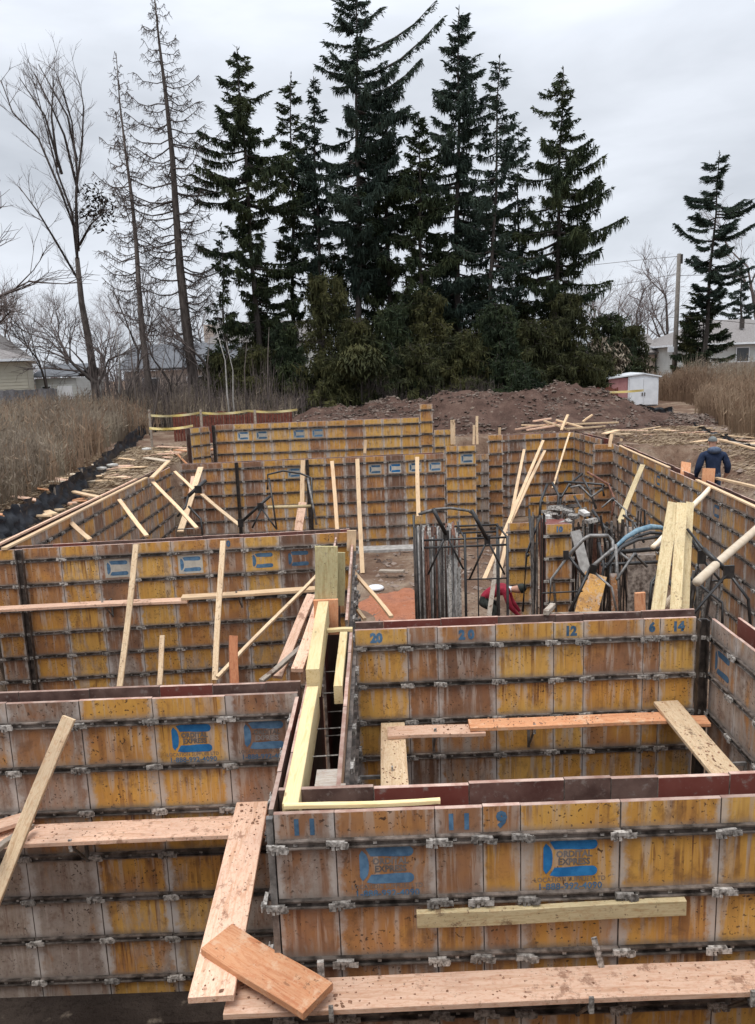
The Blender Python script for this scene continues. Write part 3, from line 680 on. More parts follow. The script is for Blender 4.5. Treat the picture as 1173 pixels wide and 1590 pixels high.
# stakes
board('stake', py(363, 988, 8.6), py(364, 1092, 8.0), .10, .04, WRED, 'red-stained stake rising between the two left walls', 'stake', side=(1, .6, 0))
board('stake', py(994, 920, 8.02), py(996, 985, 8.02), .11, .04, WORANGE, 'orange stake standing behind the back wall of the box pit', 'stake', side=(1, 0, 0))
board('stake', py(1101, 727, 16.7), py(1099, 762, 16.65), .26, .05, WORANGE, 'orange block on the right wall in front of the worker in navy', 'block', side=(1, -.1, 0))
board('stake', py(1066, 718, 18.4), py(1063, 745, 18.2), .22, .05, WORANGE, 'small brown block on the right wall left of the worker in navy', 'block', side=(1, -.1, 0))
board('tall_board', py(1046, 782, 10.6), py(1020, 955, 8.9), .155, .045, WGREEN, 'leftmost of three tall yellow-brown boards standing together, leaning most', 'board', side=(1, 0, 0))
board('tall_board', py(1059, 782, 10.5), py(1049, 955, 9.0), .135, .045, WGREEN, 'middle of three tall yellow-brown boards, with a knot near its top', 'board', side=(1, -.3, 0))
board('tall_board', py(1071, 781, 10.8), py(1063, 955, 9.2), .105, .045, WGREEN, 'rightmost and thinnest of the three tall yellow-brown boards', 'board', side=(1, 0, 0))
board('round_pole', py(1185, 812, 11.2), py(1082, 904, 8.9), .11, .11, WPALE, 'thick pale round pole slanting at the right edge', 'pole', round_=True)
board('round_pole', py(1103, 758, 15.6), py(1074, 788, 14.2), .10, .10, WPALE, 'short pale round pole propped on the right wall', 'pole', round_=True)
board('round_pole', py(1032, 832, 12.6), py(1014, 850, 12.2), .08, .08, WPALE, 'small pale pole end behind the three tall boards', 'pole', round_=True)
board('round_pole', py(1020, 952, 9.1), py(1046, 925, 9.6), .08, .08, WPALE, 'short pale pole at the foot of the three tall boards', 'pole', round_=True)
# rails on wall tops
board('rail_board', (-6.0, 12.1, .025), (-6.1, 20.4, .025), .09, .04, WFRESH, 'long pale rail board on top of the left boundary wall', 'rail')
board('rail_board', (-6.20, 12.2, .04), (-6.24, 20.0, .06), .05, .04, WPINK, 'thin brown rail just outside the left boundary wall', 'rail')
board('rail_board', pz(236, 742, .06), pz(262, 716, .3), .12, .04, WFRESH, 'pale board end at the far end of the left boundary wall', 'board')
board('rail_board', (7.62, 24.0, .03), (7.12, 18.6, .03), .07, .035, WFRESH, 'pale rail strip on the far half of the right boundary wall', 'rail')
board('rail_board', (6.92, 16.5, .03), (6.24, 9.4, .03), .08, .035, WFRESH, 'pale rail strip on the near half of the right boundary wall', 'rail')
board('rail_board', pz(1112, 742, .02), pz(1200, 763, .02), .10, .05, WFRESH, 'pale board lying outside the right boundary wall beside the worker', 'board')
board('rail_board', py(1118, 683, 22.5), py(1185, 700, 21.0), .10, .05, WFRESH, 'pale board lying on the right bank beyond the worker', 'board')
# box for wall behind back wall: light cap + angled stub
board('cap_board', py(845, 958, 7.93), py(982, 957, 7.93), .10, .04, WGREY, 'light grey cap board behind the back wall of the box pit', 'board', side=(0, 0, 1))
board('cap_board', pz(848, 952, .03), pz(858, 940, .03), .06, .05, WGREY, 'small grey board stub at the notch behind the box pit', 'board')

# ------------------------------------------------------------------ steel gear in the pit
def traced(name, label, cat, parts, group=None):
    """a thing whose parts are pipes given as lists of (u, v, Y)"""
    pts0 = parts[0][1]; base = py(*pts0[-1]); t = thing(name, label, cat, base, 0, group)
    for (pn, pts, r, mat) in parts:
        mb = MB(); mb.tube([py(*p) - base for p in pts], r, 7); mb.build(pn, mat, t, True)
    return t
def plate(t, p, w, h, mat=BLACKPIPE, d=.03, rot=0):
    base = t.location; c = py(*p) - base; mb = MB(); mb.box(-w / 2, w / 2, -d / 2, d / 2, -h / 2, h / 2)
    o = mb.build('junction_plate', mat, t); o.location = c; o.rotation_euler = (0, rot, 0); return o
GP, BP = GREYPIPE, BLACKPIPE
t = traced('pipe_brace', 'black pipe brace with box joint low at the right edge', 'pipe brace', [
    ('arm', [(1092, 852, 9.6), (1130, 888, 9.4)], .032, BP), ('arm', [(1068, 822, 10.3), (1092, 852, 9.7)], .02, BP),
    ('leg', [(1130, 890, 9.4), (1096, 930, 9.2), (1070, 962, 9.1)], .018, BP), ('leg', [(1132, 890, 9.4), (1162, 930, 9.3), (1168, 1000, 9.2)], .02, BP),
    ('leg', [(1050, 880, 10.2), (1122, 936, 9.6), (1122, 968, 9.5)], .018, BP)])
plate(t, (1132, 888, 9.38), .13, .17)
t = traced('pipe_brace', 'black pipe brace just right of the three tall boards', 'pipe brace', [
    ('arm', [(1074, 833, 10.6), (1092, 866, 10.4)], .032, BP), ('leg', [(1094, 872, 10.4), (1122, 905, 10.2)], .018, BP),
    ('leg', [(1083, 875, 10.4), (1083, 960, 10.2)], .022, GP), ('crossbar', [(1046, 900, 10.5), (1118, 902, 10.5)], .014, BP)])
plate(t, (1090, 865, 10.38), .11, .19)
t = traced('bent_pipe_stand', 'grey bent pipe frame with rounded shoulder left of the blue hose', 'pipe stand', [
    ('hoop', [(882, 864, 11.5), (905, 838, 11.6), (916, 832, 11.6), (944, 832, 11.6), (951, 840, 11.6), (953, 852, 11.5), (920, 880, 11.3)], .032, GP),
    ('leg', [(882, 864, 11.5), (856, 900, 11.2), (852, 960, 11.1)], .02, GP), ('leg', [(882, 862, 11.5), (912, 900, 11.3)], .022, BP),
    ('crossbar', [(842, 921, 11.2), (905, 918, 11.2)], .013, BP), ('leg', [(918, 880, 11.3), (885, 950, 11.1)], .026, BP), ('leg', [(922, 888, 11.3), (950, 912, 11.1), (958, 950, 11)], .018, GP)])
plate(t, (879, 862, 11.45), .08, .14); plate(t, (921, 884, 11.25), .11, .14, rot=.3)
t = traced('bent_pipe_stand', 'dark pipe frame with level bars behind the three tall boards', 'pipe stand', [
    ('crossbar', [(955, 858, 12.6), (1036, 851, 12.7)], .04, BP), ('crossbar', [(934, 877, 12.2), (1034, 872, 12.4)], .03, BP),
    ('post', [(956, 845, 12.2), (962, 958, 11.9)], .03, GP), ('post', [(948, 870, 12.1), (948, 955, 11.9)], .02, BP),
    ('strut', [(962, 858, 12.3), (980, 872, 12.2)], .025, GP), ('post', [(942, 880, 12), (965, 850, 12.3), (990, 838, 12.5), (1034, 832, 12.8)], .03, BP)])
for k, (pts, lab) in enumerate([
    ([(905, 735, 20.6), (884, 752, 20.4), (872, 772, 20.2), (868, 800, 20)], 'dark bent pipe hoop at the top of the far pipe heap'),
    ([(912, 733, 20.6), (945, 752, 20.3), (955, 775, 20), (950, 800, 19.8)], 'rusty bent pipe falling right from the far pipe heap'),
    ([(886, 757, 19), (900, 754, 19), (918, 772, 18.8), (935, 760, 18.9)], 'grey zigzag pipe in the middle of the pipe heap'),
    ([(850, 752, 17.5), (840, 778, 17.2), (838, 808, 17)], 'left dark arched pipe above the concrete blocks'),
    ([(858, 750, 17.5), (868, 770, 17.2), (864, 806, 17)], 'right dark arched pipe above the concrete blocks'),
    ([(935, 788, 15), (951, 774, 15.1), (972, 792, 14.9), (976, 830, 14.5)], 'thin curved pipe hanging at the centre of the gear'),
    ([(876, 748, 20), (935, 752, 20), (938, 770, 19.8)], 'level dark pipe across the far pipe heap'),
    ([(920, 792, 15.8), (940, 820, 15.4), (960, 852, 15)], 'black pipe slanting down to the blue hose'),
    ([(905, 742, 20), (915, 760, 19.8), (926, 790, 19.5)], 'short dark pipe propped inside the pipe heap'),
    ([(892, 770, 18.4), (905, 795, 18.2), (930, 812, 18)], 'black pipe lying on the gear below the hoop')]):
    traced('bent_pipe', lab, 'pipe', [('pipe', pts, .032 if k not in (5,) else .02, (BP, RUSTROD, GP, BP, BP, GP, BP, BP, BP, BP)[k])] + [('joint', [pts[1], (pts[1][0] + 3, pts[1][1] + 3, pts[1][2])], .045, BP)])
# blue hose
mb = MB(); hp = [(948, 860, 12.4), (958, 848, 12.5), (972, 835, 12.6), (990, 824, 12.7), (1010, 818, 12.8), (1026, 819, 12.9), (1036, 824, 12.9)]
mb.tube([py(*p) for p in hp], [.02, .03, .04, .05, .05, .04, .03], 8); tag(mb.build('hose', SKYBL, None, True), 'pale blue hose arched over the steel gear behind the three tall boards', 'hose')
mb = MB(); mb.tube([py(u, v + 9, y - .1) for u, v, y in hp], .028, 8); tag(mb.build('hose', BLACKPIPE, None, True), 'black hose running just below the pale blue hose', 'hose')
# yellow column forms and orange column form
form_wall('narrow yellow form column behind the gear, right of the pale braces', py(789, 815, 16.5)[:2], py(826, 815, 16.5)[:2], top=py(800, 812, 16.5).z, bottom=-2.86, pal='Y', widths=[.51], clamps=False, second=False)
cA = py(848, 815, 13.2); cB = py(889, 815, 13.2)
form_wall('orange-brown form column numbered 10 standing amid dark steel', cA[:2], cB[:2], top=cA.z, bottom=-2.86, pal='R', widths=[(cB - cA).length], clamps=False, second=False, numbers=((0, '10', 0),), T=.5)
mb = MB(); mb.box(0, .42, .04, .5, -2.8, 0); o = mb.build('column_core', OILED); o.location = (cA.x, cA.y, cA.z); tag(o, 'dark oiled side of the form bundle behind the column numbered 10', 'form bundle')
cp = py(920, 892, 11.7)
o = board('leaning_form', py(925, 893, 11.9), py(905, 975, 11.3), .34, .09, PLY, 'orange form panel leaning under the grey bent pipe', 'form panel', side=(1, 0, 0)); o.color = (.25, .1, .6, 1)
o = board('leaning_form', py(953, 890, 12), py(955, 975, 11.8), .10, .06, PLY, 'narrow brown form strip beside the leaning orange panel', 'form panel', side=(1, 0, 0)); o.color = (.55, .2, .6, 1)
o = board('leaning_form', py(997, 862, 13.3), py(996, 960, 13.2), .50, .06, GRIME, 'dark grey form panel standing behind the pipe frame', 'form panel', side=(1, 0, 0))
o = board('leaning_form', py(893, 824, 12.9), py(912, 893, 12.7), .17, .04, CONC, 'pale grey metal strip leaning right of the column numbered 10', 'strip', side=(1, 0, 0))
o = board('leaning_form', py(994, 818, 15.6), py(994, 862, 15.5), .62, .05, PLY, 'cement-grey form panel under the blue hose', 'form panel', side=(1, 0, 0)); o.color = (.5, .9, .2, 1)
# stacks of hardware
rk = thing('hardware_stack', 'pile of pale concrete-caked clamps on top of the column forms', 'hardware pile', py(875, 808, 13.8))
for i in range(26):
    mb = MB(); s = rnd.uniform(.05, .12); mb.box(-s, s, -s * .7, s * .7, -s * .35, s * .35)
    q = mb.build('hardware_piece', rnd.choice([CLAMP, CLAMP, CONC, STEEL]), rk); q.location = (rnd.uniform(-.45, .5), rnd.uniform(-.5, .8), rnd.uniform(-.02, .16)); q.rotation_euler = (rnd.uniform(-.3, .3), rnd.uniform(-.3, .3), rnd.uniform(0, 3))
bn = thing('steel_bundle', 'bundle of dark upright steel lengths left of the column numbered 10', 'steel bundle', (py(836, 815, 13.3).x, 13.3, -2.86))
for i in range(9):
    mb = MB(); x = -.1 + i * .028; mb.tube([(x, rnd.uniform(-.1, .15), 0), (x + rnd.uniform(-.01, .01), rnd.uniform(-.1, .15), 2.86 + py(836, 800, 13.3).z + rnd.uniform(-.1, .05))], .014, 5); mb.build('steel_length', rnd.choice([STEEL, BP, GREYPIPE]), bn)
bn = thing('steel_bundle', 'fan of dark steel lengths and grey tubes between the column and the hose', 'steel bundle', (py(925, 830, 14).x, 14, -2.86))
for i in range(22):
    mb = MB(); x = rnd.uniform(-.33, .38); y = rnd.uniform(-.3, .5); mb.tube([(x + rnd.uniform(-.2, .2), y, 0), (x, y + rnd.uniform(-.2, .2), 2.86 + py(925, 812, 14).z + rnd.uniform(-.35, .1))], rnd.uniform(.012, .03), 5); mb.build('steel_length', rnd.choice([STEEL, BP, GREYPIPE, CLAMP]), bn)
bn = thing('steel_bundle', 'bundle of grey steel lengths leaning beside the black box-joint brace', 'steel bundle', (py(1092, 930, 10.2).x, 10.2, -2.86))
for i in range(18):
    mb = MB(); x = rnd.uniform(-.22, .22); y = rnd.uniform(-.1, .3); mb.tube([(x - .25, y, 0), (x + .05, y, 2.86 + py(1092, 888, 10.2).z + rnd.uniform(-.2, .06))], rnd.uniform(.012, .022), 5); mb.build('steel_length', rnd.choice([STEEL, BP, GREYPIPE, CLAMP]), bn)
for lab, u, v, y, n, wd, sl in (('dense bundle of black upright bars directly right of the column numbered 10', 898, 800, 14.6, 26, .22, .06), ('loose sheaf of dark bars crossing below the pipe hoop', 948, 812, 13.6, 20, .3, .5), ('cluster of rusty bars behind the blue hose', 985, 800, 15.8, 18, .35, .2), ('dark bars leaning against the column forms at the back', 862, 790, 15.8, 16, .3, .15)):
    bn = thing('steel_bundle', lab, 'steel bundle', (py(u, v, y).x, y, -2.86)); zt = 2.86 + py(u, v, y).z
    for i in range(n):
        mb = MB(); x = rnd.uniform(-wd, wd); yy = rnd.uniform(-.25, .35); mb.tube([(x + rnd.uniform(-sl, sl), yy, 0), (x, yy + rnd.uniform(-.2, .2), zt + rnd.uniform(-.5, .12))], rnd.uniform(.012, .026), 5); mb.build('steel_length', rnd.choice([STEEL, BP, STEEL, RUSTROD, GREYPIPE]), bn)
for k, (pts, lab) in enumerate([
    ([(1040, 905, 10.4), (1060, 930, 10.2), (1078, 958, 10.0)], 'dark pipe falling behind the foot of the three tall boards'),
    ([(930, 842, 12.2), (938, 880, 12), (930, 930, 11.8)], 'vertical black pipe inside the grey hoop'),
    ([(968, 800, 14.8), (985, 812, 14.6), (1000, 842, 14.2)], 'thin black pipe behind the start of the blue hose'),
    ([(822, 790, 14.8), (826, 860, 14.4), (828, 950, 14)], 'thin black upright left of the dark steel lengths'),
    ([(840, 800, 13.6), (818, 860, 13.4), (812, 950, 13.2)], 'thin black strut slanting left beside the yellow column'),
    ([(846, 805, 13.5), (856, 860, 13.3), (864, 950, 13.1)], 'grey strut slanting in front of the column numbered 10'),
    ([(958, 900, 11.6), (985, 860, 12), (1005, 880, 12)], 'bent grey pipe before the dark leaning panel'),
    ([(1030, 880, 11.6), (1012, 905, 11.4), (1008, 955, 11.2)], 'black pipe left of the three tall boards')]):
    traced('bent_pipe', lab, 'pipe', [('pipe', pts, .024, (BP, BP, BP, BP, BP, GP, GP, BP)[k])] + [('joint', [pts[1], (pts[1][0] + 3, pts[1][1] + 3, pts[1][2])], .035, BP)])
# steel rack
YR = 11.8
def rackpt(u, v, dy=0): p = py(u, v, YR + dy); return p
base = Vector((rackpt(650, 900).x, YR, -2.86))
rack = thing('steel_rack', 'black steel rack packed with upright rusty form bars', 'steel rack', base)
XL, XM, XR = 0, rackpt(722, 830).x - base.x, rackpt(788, 845).x - base.x
ztop = rackpt(652, 818).z + 2.86; z2 = rackpt(740, 836).z + 2.86
def rt(pn, pts, r, m=BLACKPIPE):
    mb = MB(); mb.tube(pts, r, 7); mb.build(pn, m, rack, True)
for x, zt in ((XL, ztop), (XM, z2 + .08), (XR, z2 + .02)):
    for y in (0, 1.0): rt('post', [(x, y, 0), (x, y, zt)], .022)
for z in (z2, z2 - .12, .9):
    for y in (0, 1.0): rt('crossbar', [(XL, y, z), (XR, y, z)], .018)
rt('crossbar', [(XM, 0, 1.35), (XR, 0, 1.35)], .012); rt('crossbar', [(XM, 0, z2 - .66), (XR, 0, z2 - .66)], .012)
for z in (z2, .9):
    for x in (XL, XM, XR): rt('side_bar', [(x, 0, z), (x, 1.0, z)], .016)
rt('mesh_bar', [(XM + .2, 0, 0), (XM + .2, 0, z2)], .011); rt('mesh_bar', [(XR - .13, 0, 0), (XR - .13, 0, z2)], .011)
for i in range(72):
    x = XL + .10 + (XM - XL - .16) * (i % 18) / 18 + rnd.uniform(-.01, .01); y = .08 + (i // 18) * .22 + rnd.uniform(-.02, .02)
    rt('form_bar', [(x + rnd.uniform(-.03, .03), y, 0.02), (x + rnd.uniform(-.01, .01), y, ztop - .08 + rnd.uniform(-.12, .02))], rnd.choice([.012, .016]), rnd.choice([RUSTROD, RUSTROD, GREYPIPE, STEEL, CLAMP]))
for i in range(7):
    x = XL - .05 + i * .022; rt('form_bar', [(x, -.05 + rnd.uniform(0, .08), 0), (x, -.05 + rnd.uniform(0, .08), ztop + rnd.uniform(-.06, .05))], .013, rnd.choice([GREYPIPE, STEEL]))
for i in range(10):
    x = XM - .28 + i * .022; rt('form_bar', [(x, .05, 0), (x + .01, .06, z2 - rnd.uniform(.2, .5))], .013, rnd.choice([GREYPIPE, CLAMP]))
for nm, u0, v0, u1, v1 in (('a', 673, 790, 693, 830), ('b', 733, 792, 757, 838)):
    t = traced('pipe_brace', 'thick black pipe brace leaning on the steel rack, ' + ('left one' if nm == 'a' else 'right one with forked legs'), 'pipe brace', [
        ('arm', [(u0, v0, YR - .15), (u1, v1, YR - .12)], .032, BP), ('leg', [(u1, v1, YR - .12), (u1 - 28, v1 + 62, YR - .1)], .016, BP),
        ('leg', [(u1, v1, YR - .12), (u1 + 27, v1 + 54, YR - .1)], .016, BP)])
    plate(t, (u1, v1, YR - .13), .09, .13)
traced('pipe_hoop', 'grey curved pipe arching over the steel rack', 'pipe', [('pipe', [(650, 799, 12.6), (675, 791, 12.6), (700, 789, 12.6), (728, 793, 12.6), (738, 800, 12.6)], .025, GREYPIPE)])
# left mid pit frames
traced('bent_pipe_stand', 'dark pipe frame with rounded top in the left far pit', 'pipe stand', [
    ('hoop', [(416, 760, 20.5), (416, 737, 20.6), (440, 731, 20.7), (466, 735, 20.7), (484, 742, 20.6), (486, 822, 20)], .03, BP),
    ('leg', [(418, 742, 20.5), (424, 780, 20.2), (430, 822, 20)], .022, BP), ('crossbar', [(416, 788, 20.2), (484, 786, 20.3)], .045, WGREEN), ('leg', [(478, 742, 20.4), (492, 815, 20)], .03, GREYPIPE)])
t = traced('pipe_brace', 'rusty pipe brace with forked legs in the left far pit', 'pipe brace', [
    ('arm', [(420, 770, 19.4), (404, 784, 19.3), (378, 808, 19.2)], .04, BP), ('leg', [(406, 790, 19.2), (392, 820, 19)], .025, BP), ('leg', [(407, 790, 19.2), (430, 822, 19)], .022, BP)])
plate(t, (405, 787, 19.2), .16, .2); plate(t, (374, 812, 19.1), .14, .2)
t = traced('pipe_brace', 'dark bent pipe brace by the broad leaning plank in the far left corner', 'pipe brace', [
    ('arm', [(320, 746, 20.4), (308, 756, 20.2), (293, 770, 20)], .05, BP), ('leg', [(293, 770, 20), (288, 788, 19.8), (276, 802, 19.6)], .03, BP),
    ('leg', [(293, 786, 19.8), (312, 806, 19.6), (315, 830, 19.4)], .03, BP), ('crossbar', [(276, 822, 19.5), (314, 820, 19.5)], .015, GREYPIPE)])
plate(t, (308, 760, 20.1), .18, .2)

# ------------------------------------------------------------------ people
def skin_body(name, joints, bones, mats, label, extra=()):
    """joints: name->(pos, radius); bones: list of (a, b, material index)"""
    names = list(joints); me = bpy.data.meshes.new(name)
    me.from_pydata([joints[n][0] for n in names], [(names.index(a), names.index(b)) for a, b, _ in bones], [])
    o = bpy.data.objects.new(name, me); COL.objects.link(o)
    md = o.modifiers.new('s', 'SKIN'); md.use_smooth_shade = True; md.branch_smoothing = .6
    for i, n in enumerate(names):
        r = joints[n][1]; me.skin_vertices[0].data[i].radius = r if isinstance(r, tuple) else (r, r)
    me.skin_vertices[0].data[0].use_root = True
    sb = o.modifiers.new('d', 'SUBSURF'); sb.levels = 2; sb.render_levels = 2
    bpy.context.view_layer.update()
    m2 = bpy.data.meshes.new_from_object(o.evaluated_get(bpy.context.evaluated_depsgraph_get()))
    bpy.data.objects.remove(o)
    m2.materials.clear()
    for m in mats: m2.materials.append(m)
    segs = [(Vector(joints[a][0]), Vector(joints[b][0]), mi) for a, b, mi in bones]
    for p in m2.polygons:
        c = p.center; best = 1e9; bi = 0
        for a, b, mi in segs:
            d = b - a; t = max(0, min(1, (c - a).dot(d) / max(d.length_squared, 1e-9))); q = (c - a - d * t).length
            if q < best: best = q; bi = mi
        p.material_index = bi; p.use_smooth = True
    return m2
def hand_joints(J, Bn, wrist, d, side, pre, mi):
    d = Vector(d).normalized(); s = Vector(side).normalized(); w = Vector(wrist)
    J[pre + 'palm'] = (tuple(w + d * .07), (.035, .02)); Bn.append((pre + 'wrist', pre + 'palm', mi))
    for k, (off, ln) in enumerate(((-.03, .065), (-.01, .08), (.01, .075), (.03, .055))):
        a = w + d * .10 + s * off; b = a + d * ln * .5 + Vector((0, 0, -.006)); c = b + d * ln * .5 + Vector((0, 0, -.018))
        J[f'{pre}f{k}a'] = (tuple(a), .010); J[f'{pre}f{k}b'] = (tuple(b), .009); J[f'{pre}f{k}c'] = (tuple(c), .008)
        Bn += [(pre + 'palm', f'{pre}f{k}a', mi), (f'{pre}f{k}a', f'{pre}f{k}b', mi), (f'{pre}f{k}b', f'{pre}f{k}c', mi)]
    a = w + d * .04 + s * -.04; b = a + d * .04 + s * -.012
    J[pre + 'ta'] = (tuple(a), .011); J[pre + 'tb'] = (tuple(b), .010); Bn += [(pre + 'palm', pre + 'ta', mi), (pre + 'ta', pre + 'tb', mi)]
def ellipsoid(c, r, nseg=12, nring=8, z0=-1.0):
    mb = MB(); V = []; F = []
    for j in range(nring + 1):
        ph = math.asin(z0) + (math.pi / 2 - math.asin(z0)) * j / nring
        for i in range(nseg):
            th = 2 * math.pi * i / nseg; V.append((c[0] + r[0] * math.cos(ph) * math.cos(th), c[1] + r[1] * math.cos(ph) * math.sin(th), c[2] + r[2] * math.sin(ph)))
    for j in range(nring):
        for i in range(nseg): F.append((j * nseg + i, j * nseg + (i + 1) % nseg, (j + 1) * nseg + (i + 1) % nseg, (j + 1) * nseg + i))
    mb.add(V, F); return mb
# worker in navy, seen from behind (faces +Y)
J = {}; Bn = []
J['pelvis'] = ((0, 0, .95), (.17, .13)); J['waist'] = ((0, .01, 1.10), (.185, .14)); J['chest'] = ((0, .03, 1.30), (.24, .17)); J['upper'] = ((0, .05, 1.44), (.20, .14))
J['neck'] = ((0, .08, 1.53), (.06, .06)); J['head0'] = ((0, .10, 1.60), (.075, .08)); J['head1'] = ((0, .11, 1.68), (.078, .092)); J['head2'] = ((0, .105, 1.75), (.055, .065))
Bn += [('pelvis', 'waist', 0), ('waist', 'chest', 0), ('chest', 'upper', 0), ('upper', 'neck', 2), ('neck', 'head0', 2), ('head0', 'head1', 2), ('head1', 'head2', 2)]
for s, pre in ((-1, 'l'), (1, 'r')):
    J[pre + 'sh'] = ((s * .22, .04, 1.40), .10); J[pre + 'el'] = ((s * .315, .0, 1.15), .078); J[pre + 'fo'] = ((s * .33, .08, 1.00), .062); J[pre + 'wrist'] = ((s * .31, .14, .90), .036)
    Bn += [('upper', pre + 'sh', 0), (pre + 'sh', pre + 'el', 0), (pre + 'el', pre + 'fo', 0), (pre + 'fo', pre + 'wrist', 0 if s < 0 else 2)]
    hand_joints(J, Bn, J[pre + 'wrist'][0], (-.1 * s, .35, -.9), (0, 1, .2), pre, 2)
    J[pre + 'hip'] = ((s * .10, 0, .88), .10); J[pre + 'kn'] = ((s * .12, .06 * (1 + s), .49), .072); J[pre + 'ca'] = ((s * .13, .0, .30), .062); J[pre + 'an'] = ((s * .13, -.02, .09), .045); J[pre + 'to'] = ((s * .15, .17, .045), .04)
    Bn += [('pelvis', pre + 'hip', 1), (pre + 'hip', pre + 'kn', 1), (pre + 'kn', pre + 'ca', 1), (pre + 'ca', pre + 'an', 1), (pre + 'an', pre + 'to', 3)]
me = skin_body('body', J, Bn, [NAVY, JEANS, SKIN, BOOT], '')
ph = py(1110, 678, 16.9)
wk = thing('person', 'person in a navy hooded jacket and grey cap, back turned, beyond the right wall', 'person', (ph.x, 16.9, ph.z - 1.80), R_(-4))
link('body', me, wk)
mb = ellipsoid((0, .11, 1.70), (.095, .115, .10), z0=-.05)
mb.add([(-.085, .17, 1.70), (.085, .17, 1.70), (.06, .29, 1.675), (-.06, .29, 1.675), (-.085, .17, 1.708), (.085, .17, 1.708), (.06, .29, 1.683), (-.06, .29, 1.683)], [(0, 3, 2, 1), (4, 5, 6, 7), (2, 3, 7, 6), (1, 2, 6, 5), (3, 0, 4, 7)])
mb.build('cap', CAPG, wk, True)
mb = ellipsoid((0, -.02, 1.50), (.15, .13, .085), z0=-.7); mb.build('hood', simple('faded_navy_hood', (.035, .05, .085), (.09, .11, .15), 9, .9), wk, True)
mb = MB(); mb.tube([(0, .19, 1.655), (0, .225, 1.63), (0, .20, 1.615)], [.012, .016, .008], 6); mb.build('nose', SKIN, wk, True)
for s in (-1, 1):
    ellipsoid((s * .088, .10, 1.665), (.012, .02, .032), 8, 6).build('ear', SKIN, wk, True)
# crouching worker in red, bent over to the right
UPZ = .22
J = {}; Bn = []
J['pelvis'] = ((-.28, 0, .62), (.17, .15)); J['waist'] = ((-.15, 0, .74), (.19, .15)); J['chest'] = ((.05, 0, .84), (.20, .17)); J['upper'] = ((.20, 0, .83), (.15, .15)); J['neck'] = ((.30, 0, .82), .06)
J['head0'] = ((.38, 0, .83), .08); J['head1'] = ((.46, 0, .83), (.085, .09)); J['head2'] = ((.53, 0, .81), (.06, .06))
Bn += [('pelvis', 'waist', 0), ('waist', 'chest', 0), ('chest', 'upper', 0), ('upper', 'neck', 4), ('neck', 'head0', 2), ('head0', 'head1', 2), ('head1', 'head2', 2)]
for s, pre in ((-1, 'l'), (1, 'r')):
    J[pre + 'sh'] = ((.20, s * .20, .80), .08); J[pre + 'el'] = ((.28, s * .24, .54), .06); J[pre + 'wrist'] = ((.46, s * .16, .36), .033)
    Bn += [('upper', pre + 'sh', 0), (pre + 'sh', pre + 'el', 0), (pre + 'el', pre + 'wrist', 0)]
    hand_joints(J, Bn, J[pre + 'wrist'][0], (.5, 0, -.8), (0, 1, 0), pre, 2)
    J[pre + 'hip'] = ((-.28, s * .11, .56), .11); J[pre + 'kn'] = ((.02, s * .17, .44), .075); J[pre + 'ca'] = ((-.08, s * .17, .25), .062); J[pre + 'an'] = ((-.16, s * .17, .08), .045); J[pre + 'to'] = ((.02, s * .18, .04), .04)
    Bn += [('pelvis', pre + 'hip', 1), (pre + 'hip', pre + 'kn', 1), (pre + 'kn', pre + 'ca', 1), (pre + 'ca', pre + 'an', 1), (pre + 'an', pre + 'to', 3)]
J = {k: ((p[0], p[1], p[2] + UPZ * min(1, max(0, (p[2] - .08) / .35))), r) for k, (p, r) in J.items()}
me = skin_body('body', J, Bn, [REDC, DKCLOTH, SKIN, BOOT, WHITE], '')
prd = py(771, 935, 15.0)
wk = thing('person', 'person in a dark red jacket bent over among the steel racks', 'person', (prd.x - .0, 15.0, -2.84), R_(-12))
wk.scale = (1, 1, 1); link('body', me, wk)
ellipsoid((0, 0, 0), (.10, .115, .13), 12, 8, -.1).build('cap', DKCLOTH, wk, True)
wk.children[-1].location = (.48, 0, .84 + UPZ); wk.children[-1].rotation_euler = (0, R_(62), 0)

# ------------------------------------------------------------------ mounds, rubble, scraps
def mound(name, label, cx, cy, rx, ry, h, seed, z0):
    mb = MB(); n = 70; m = 44; V = []; F = []
    for j in range(m + 1):
        for i in range(n + 1):
            a = -1.15 + 2.3 * i / n; b = -1.15 + 2.3 * j / m; r = math.sqrt(a * a + b * b)
            k = max(0, 1 - r ** 1.7) ** .8 if r < 1 else 0
            x = cx + a * rx; y = cy + b * ry
            z = z0 + h * k * (.86 + .35 * fbm(x + seed, y, .45)) + k ** .3 * (fbm(x, y + seed, 2.2, 4) * .10 + fbm(x, y, 6, 3) * .04 + abs(fbm(x, y + seed, 1.1, 3)) * .12) - (.3 if r >= 1 else 0)
            V.append((x, y, z))
    for j in range(m):
        for i in range(n): q = j * (n + 1) + i; F.append((q, q + 1, q + n + 2, q + n + 1))
    mb.v = V; mb.f = F; mb.m = [0] * len(F); t = tag(mb.build(name, MOUNDM, None, True), label, 'dirt mound')
    return V
def rocks(name, pts, smin, smax, mat, parent=None):
    mb = MB()
    for p in pts:
        s = smin + (smax - smin) * rnd.random() ** 3; q = [Vector((rnd.gauss(0, 1), rnd.gauss(0, 1), rnd.gauss(0, .7))).normalized() * s * rnd.uniform(.7, 1.2) for _ in range(6)]
        a = Vector((1, 0, 0)) * s; b = Vector((0, 1, 0)) * s; c = Vector((0, 0, .6)) * s
        vs = [v + w * .5 for v, w in zip((a, b, -a, -b, c, -c), q)]
        mb.add([Vector(p) + v for v in vs], [(0, 1, 4), (1, 2, 4), (2, 3, 4), (3, 0, 4), (1, 0, 5), (2, 1, 5), (3, 2, 5), (0, 3, 5)])
    return tag(mb.build(name, mat, parent), 'loose stones and clods scattered over the site dirt' if not parent else None, 'rubble' if not parent else None, kind='stuff')
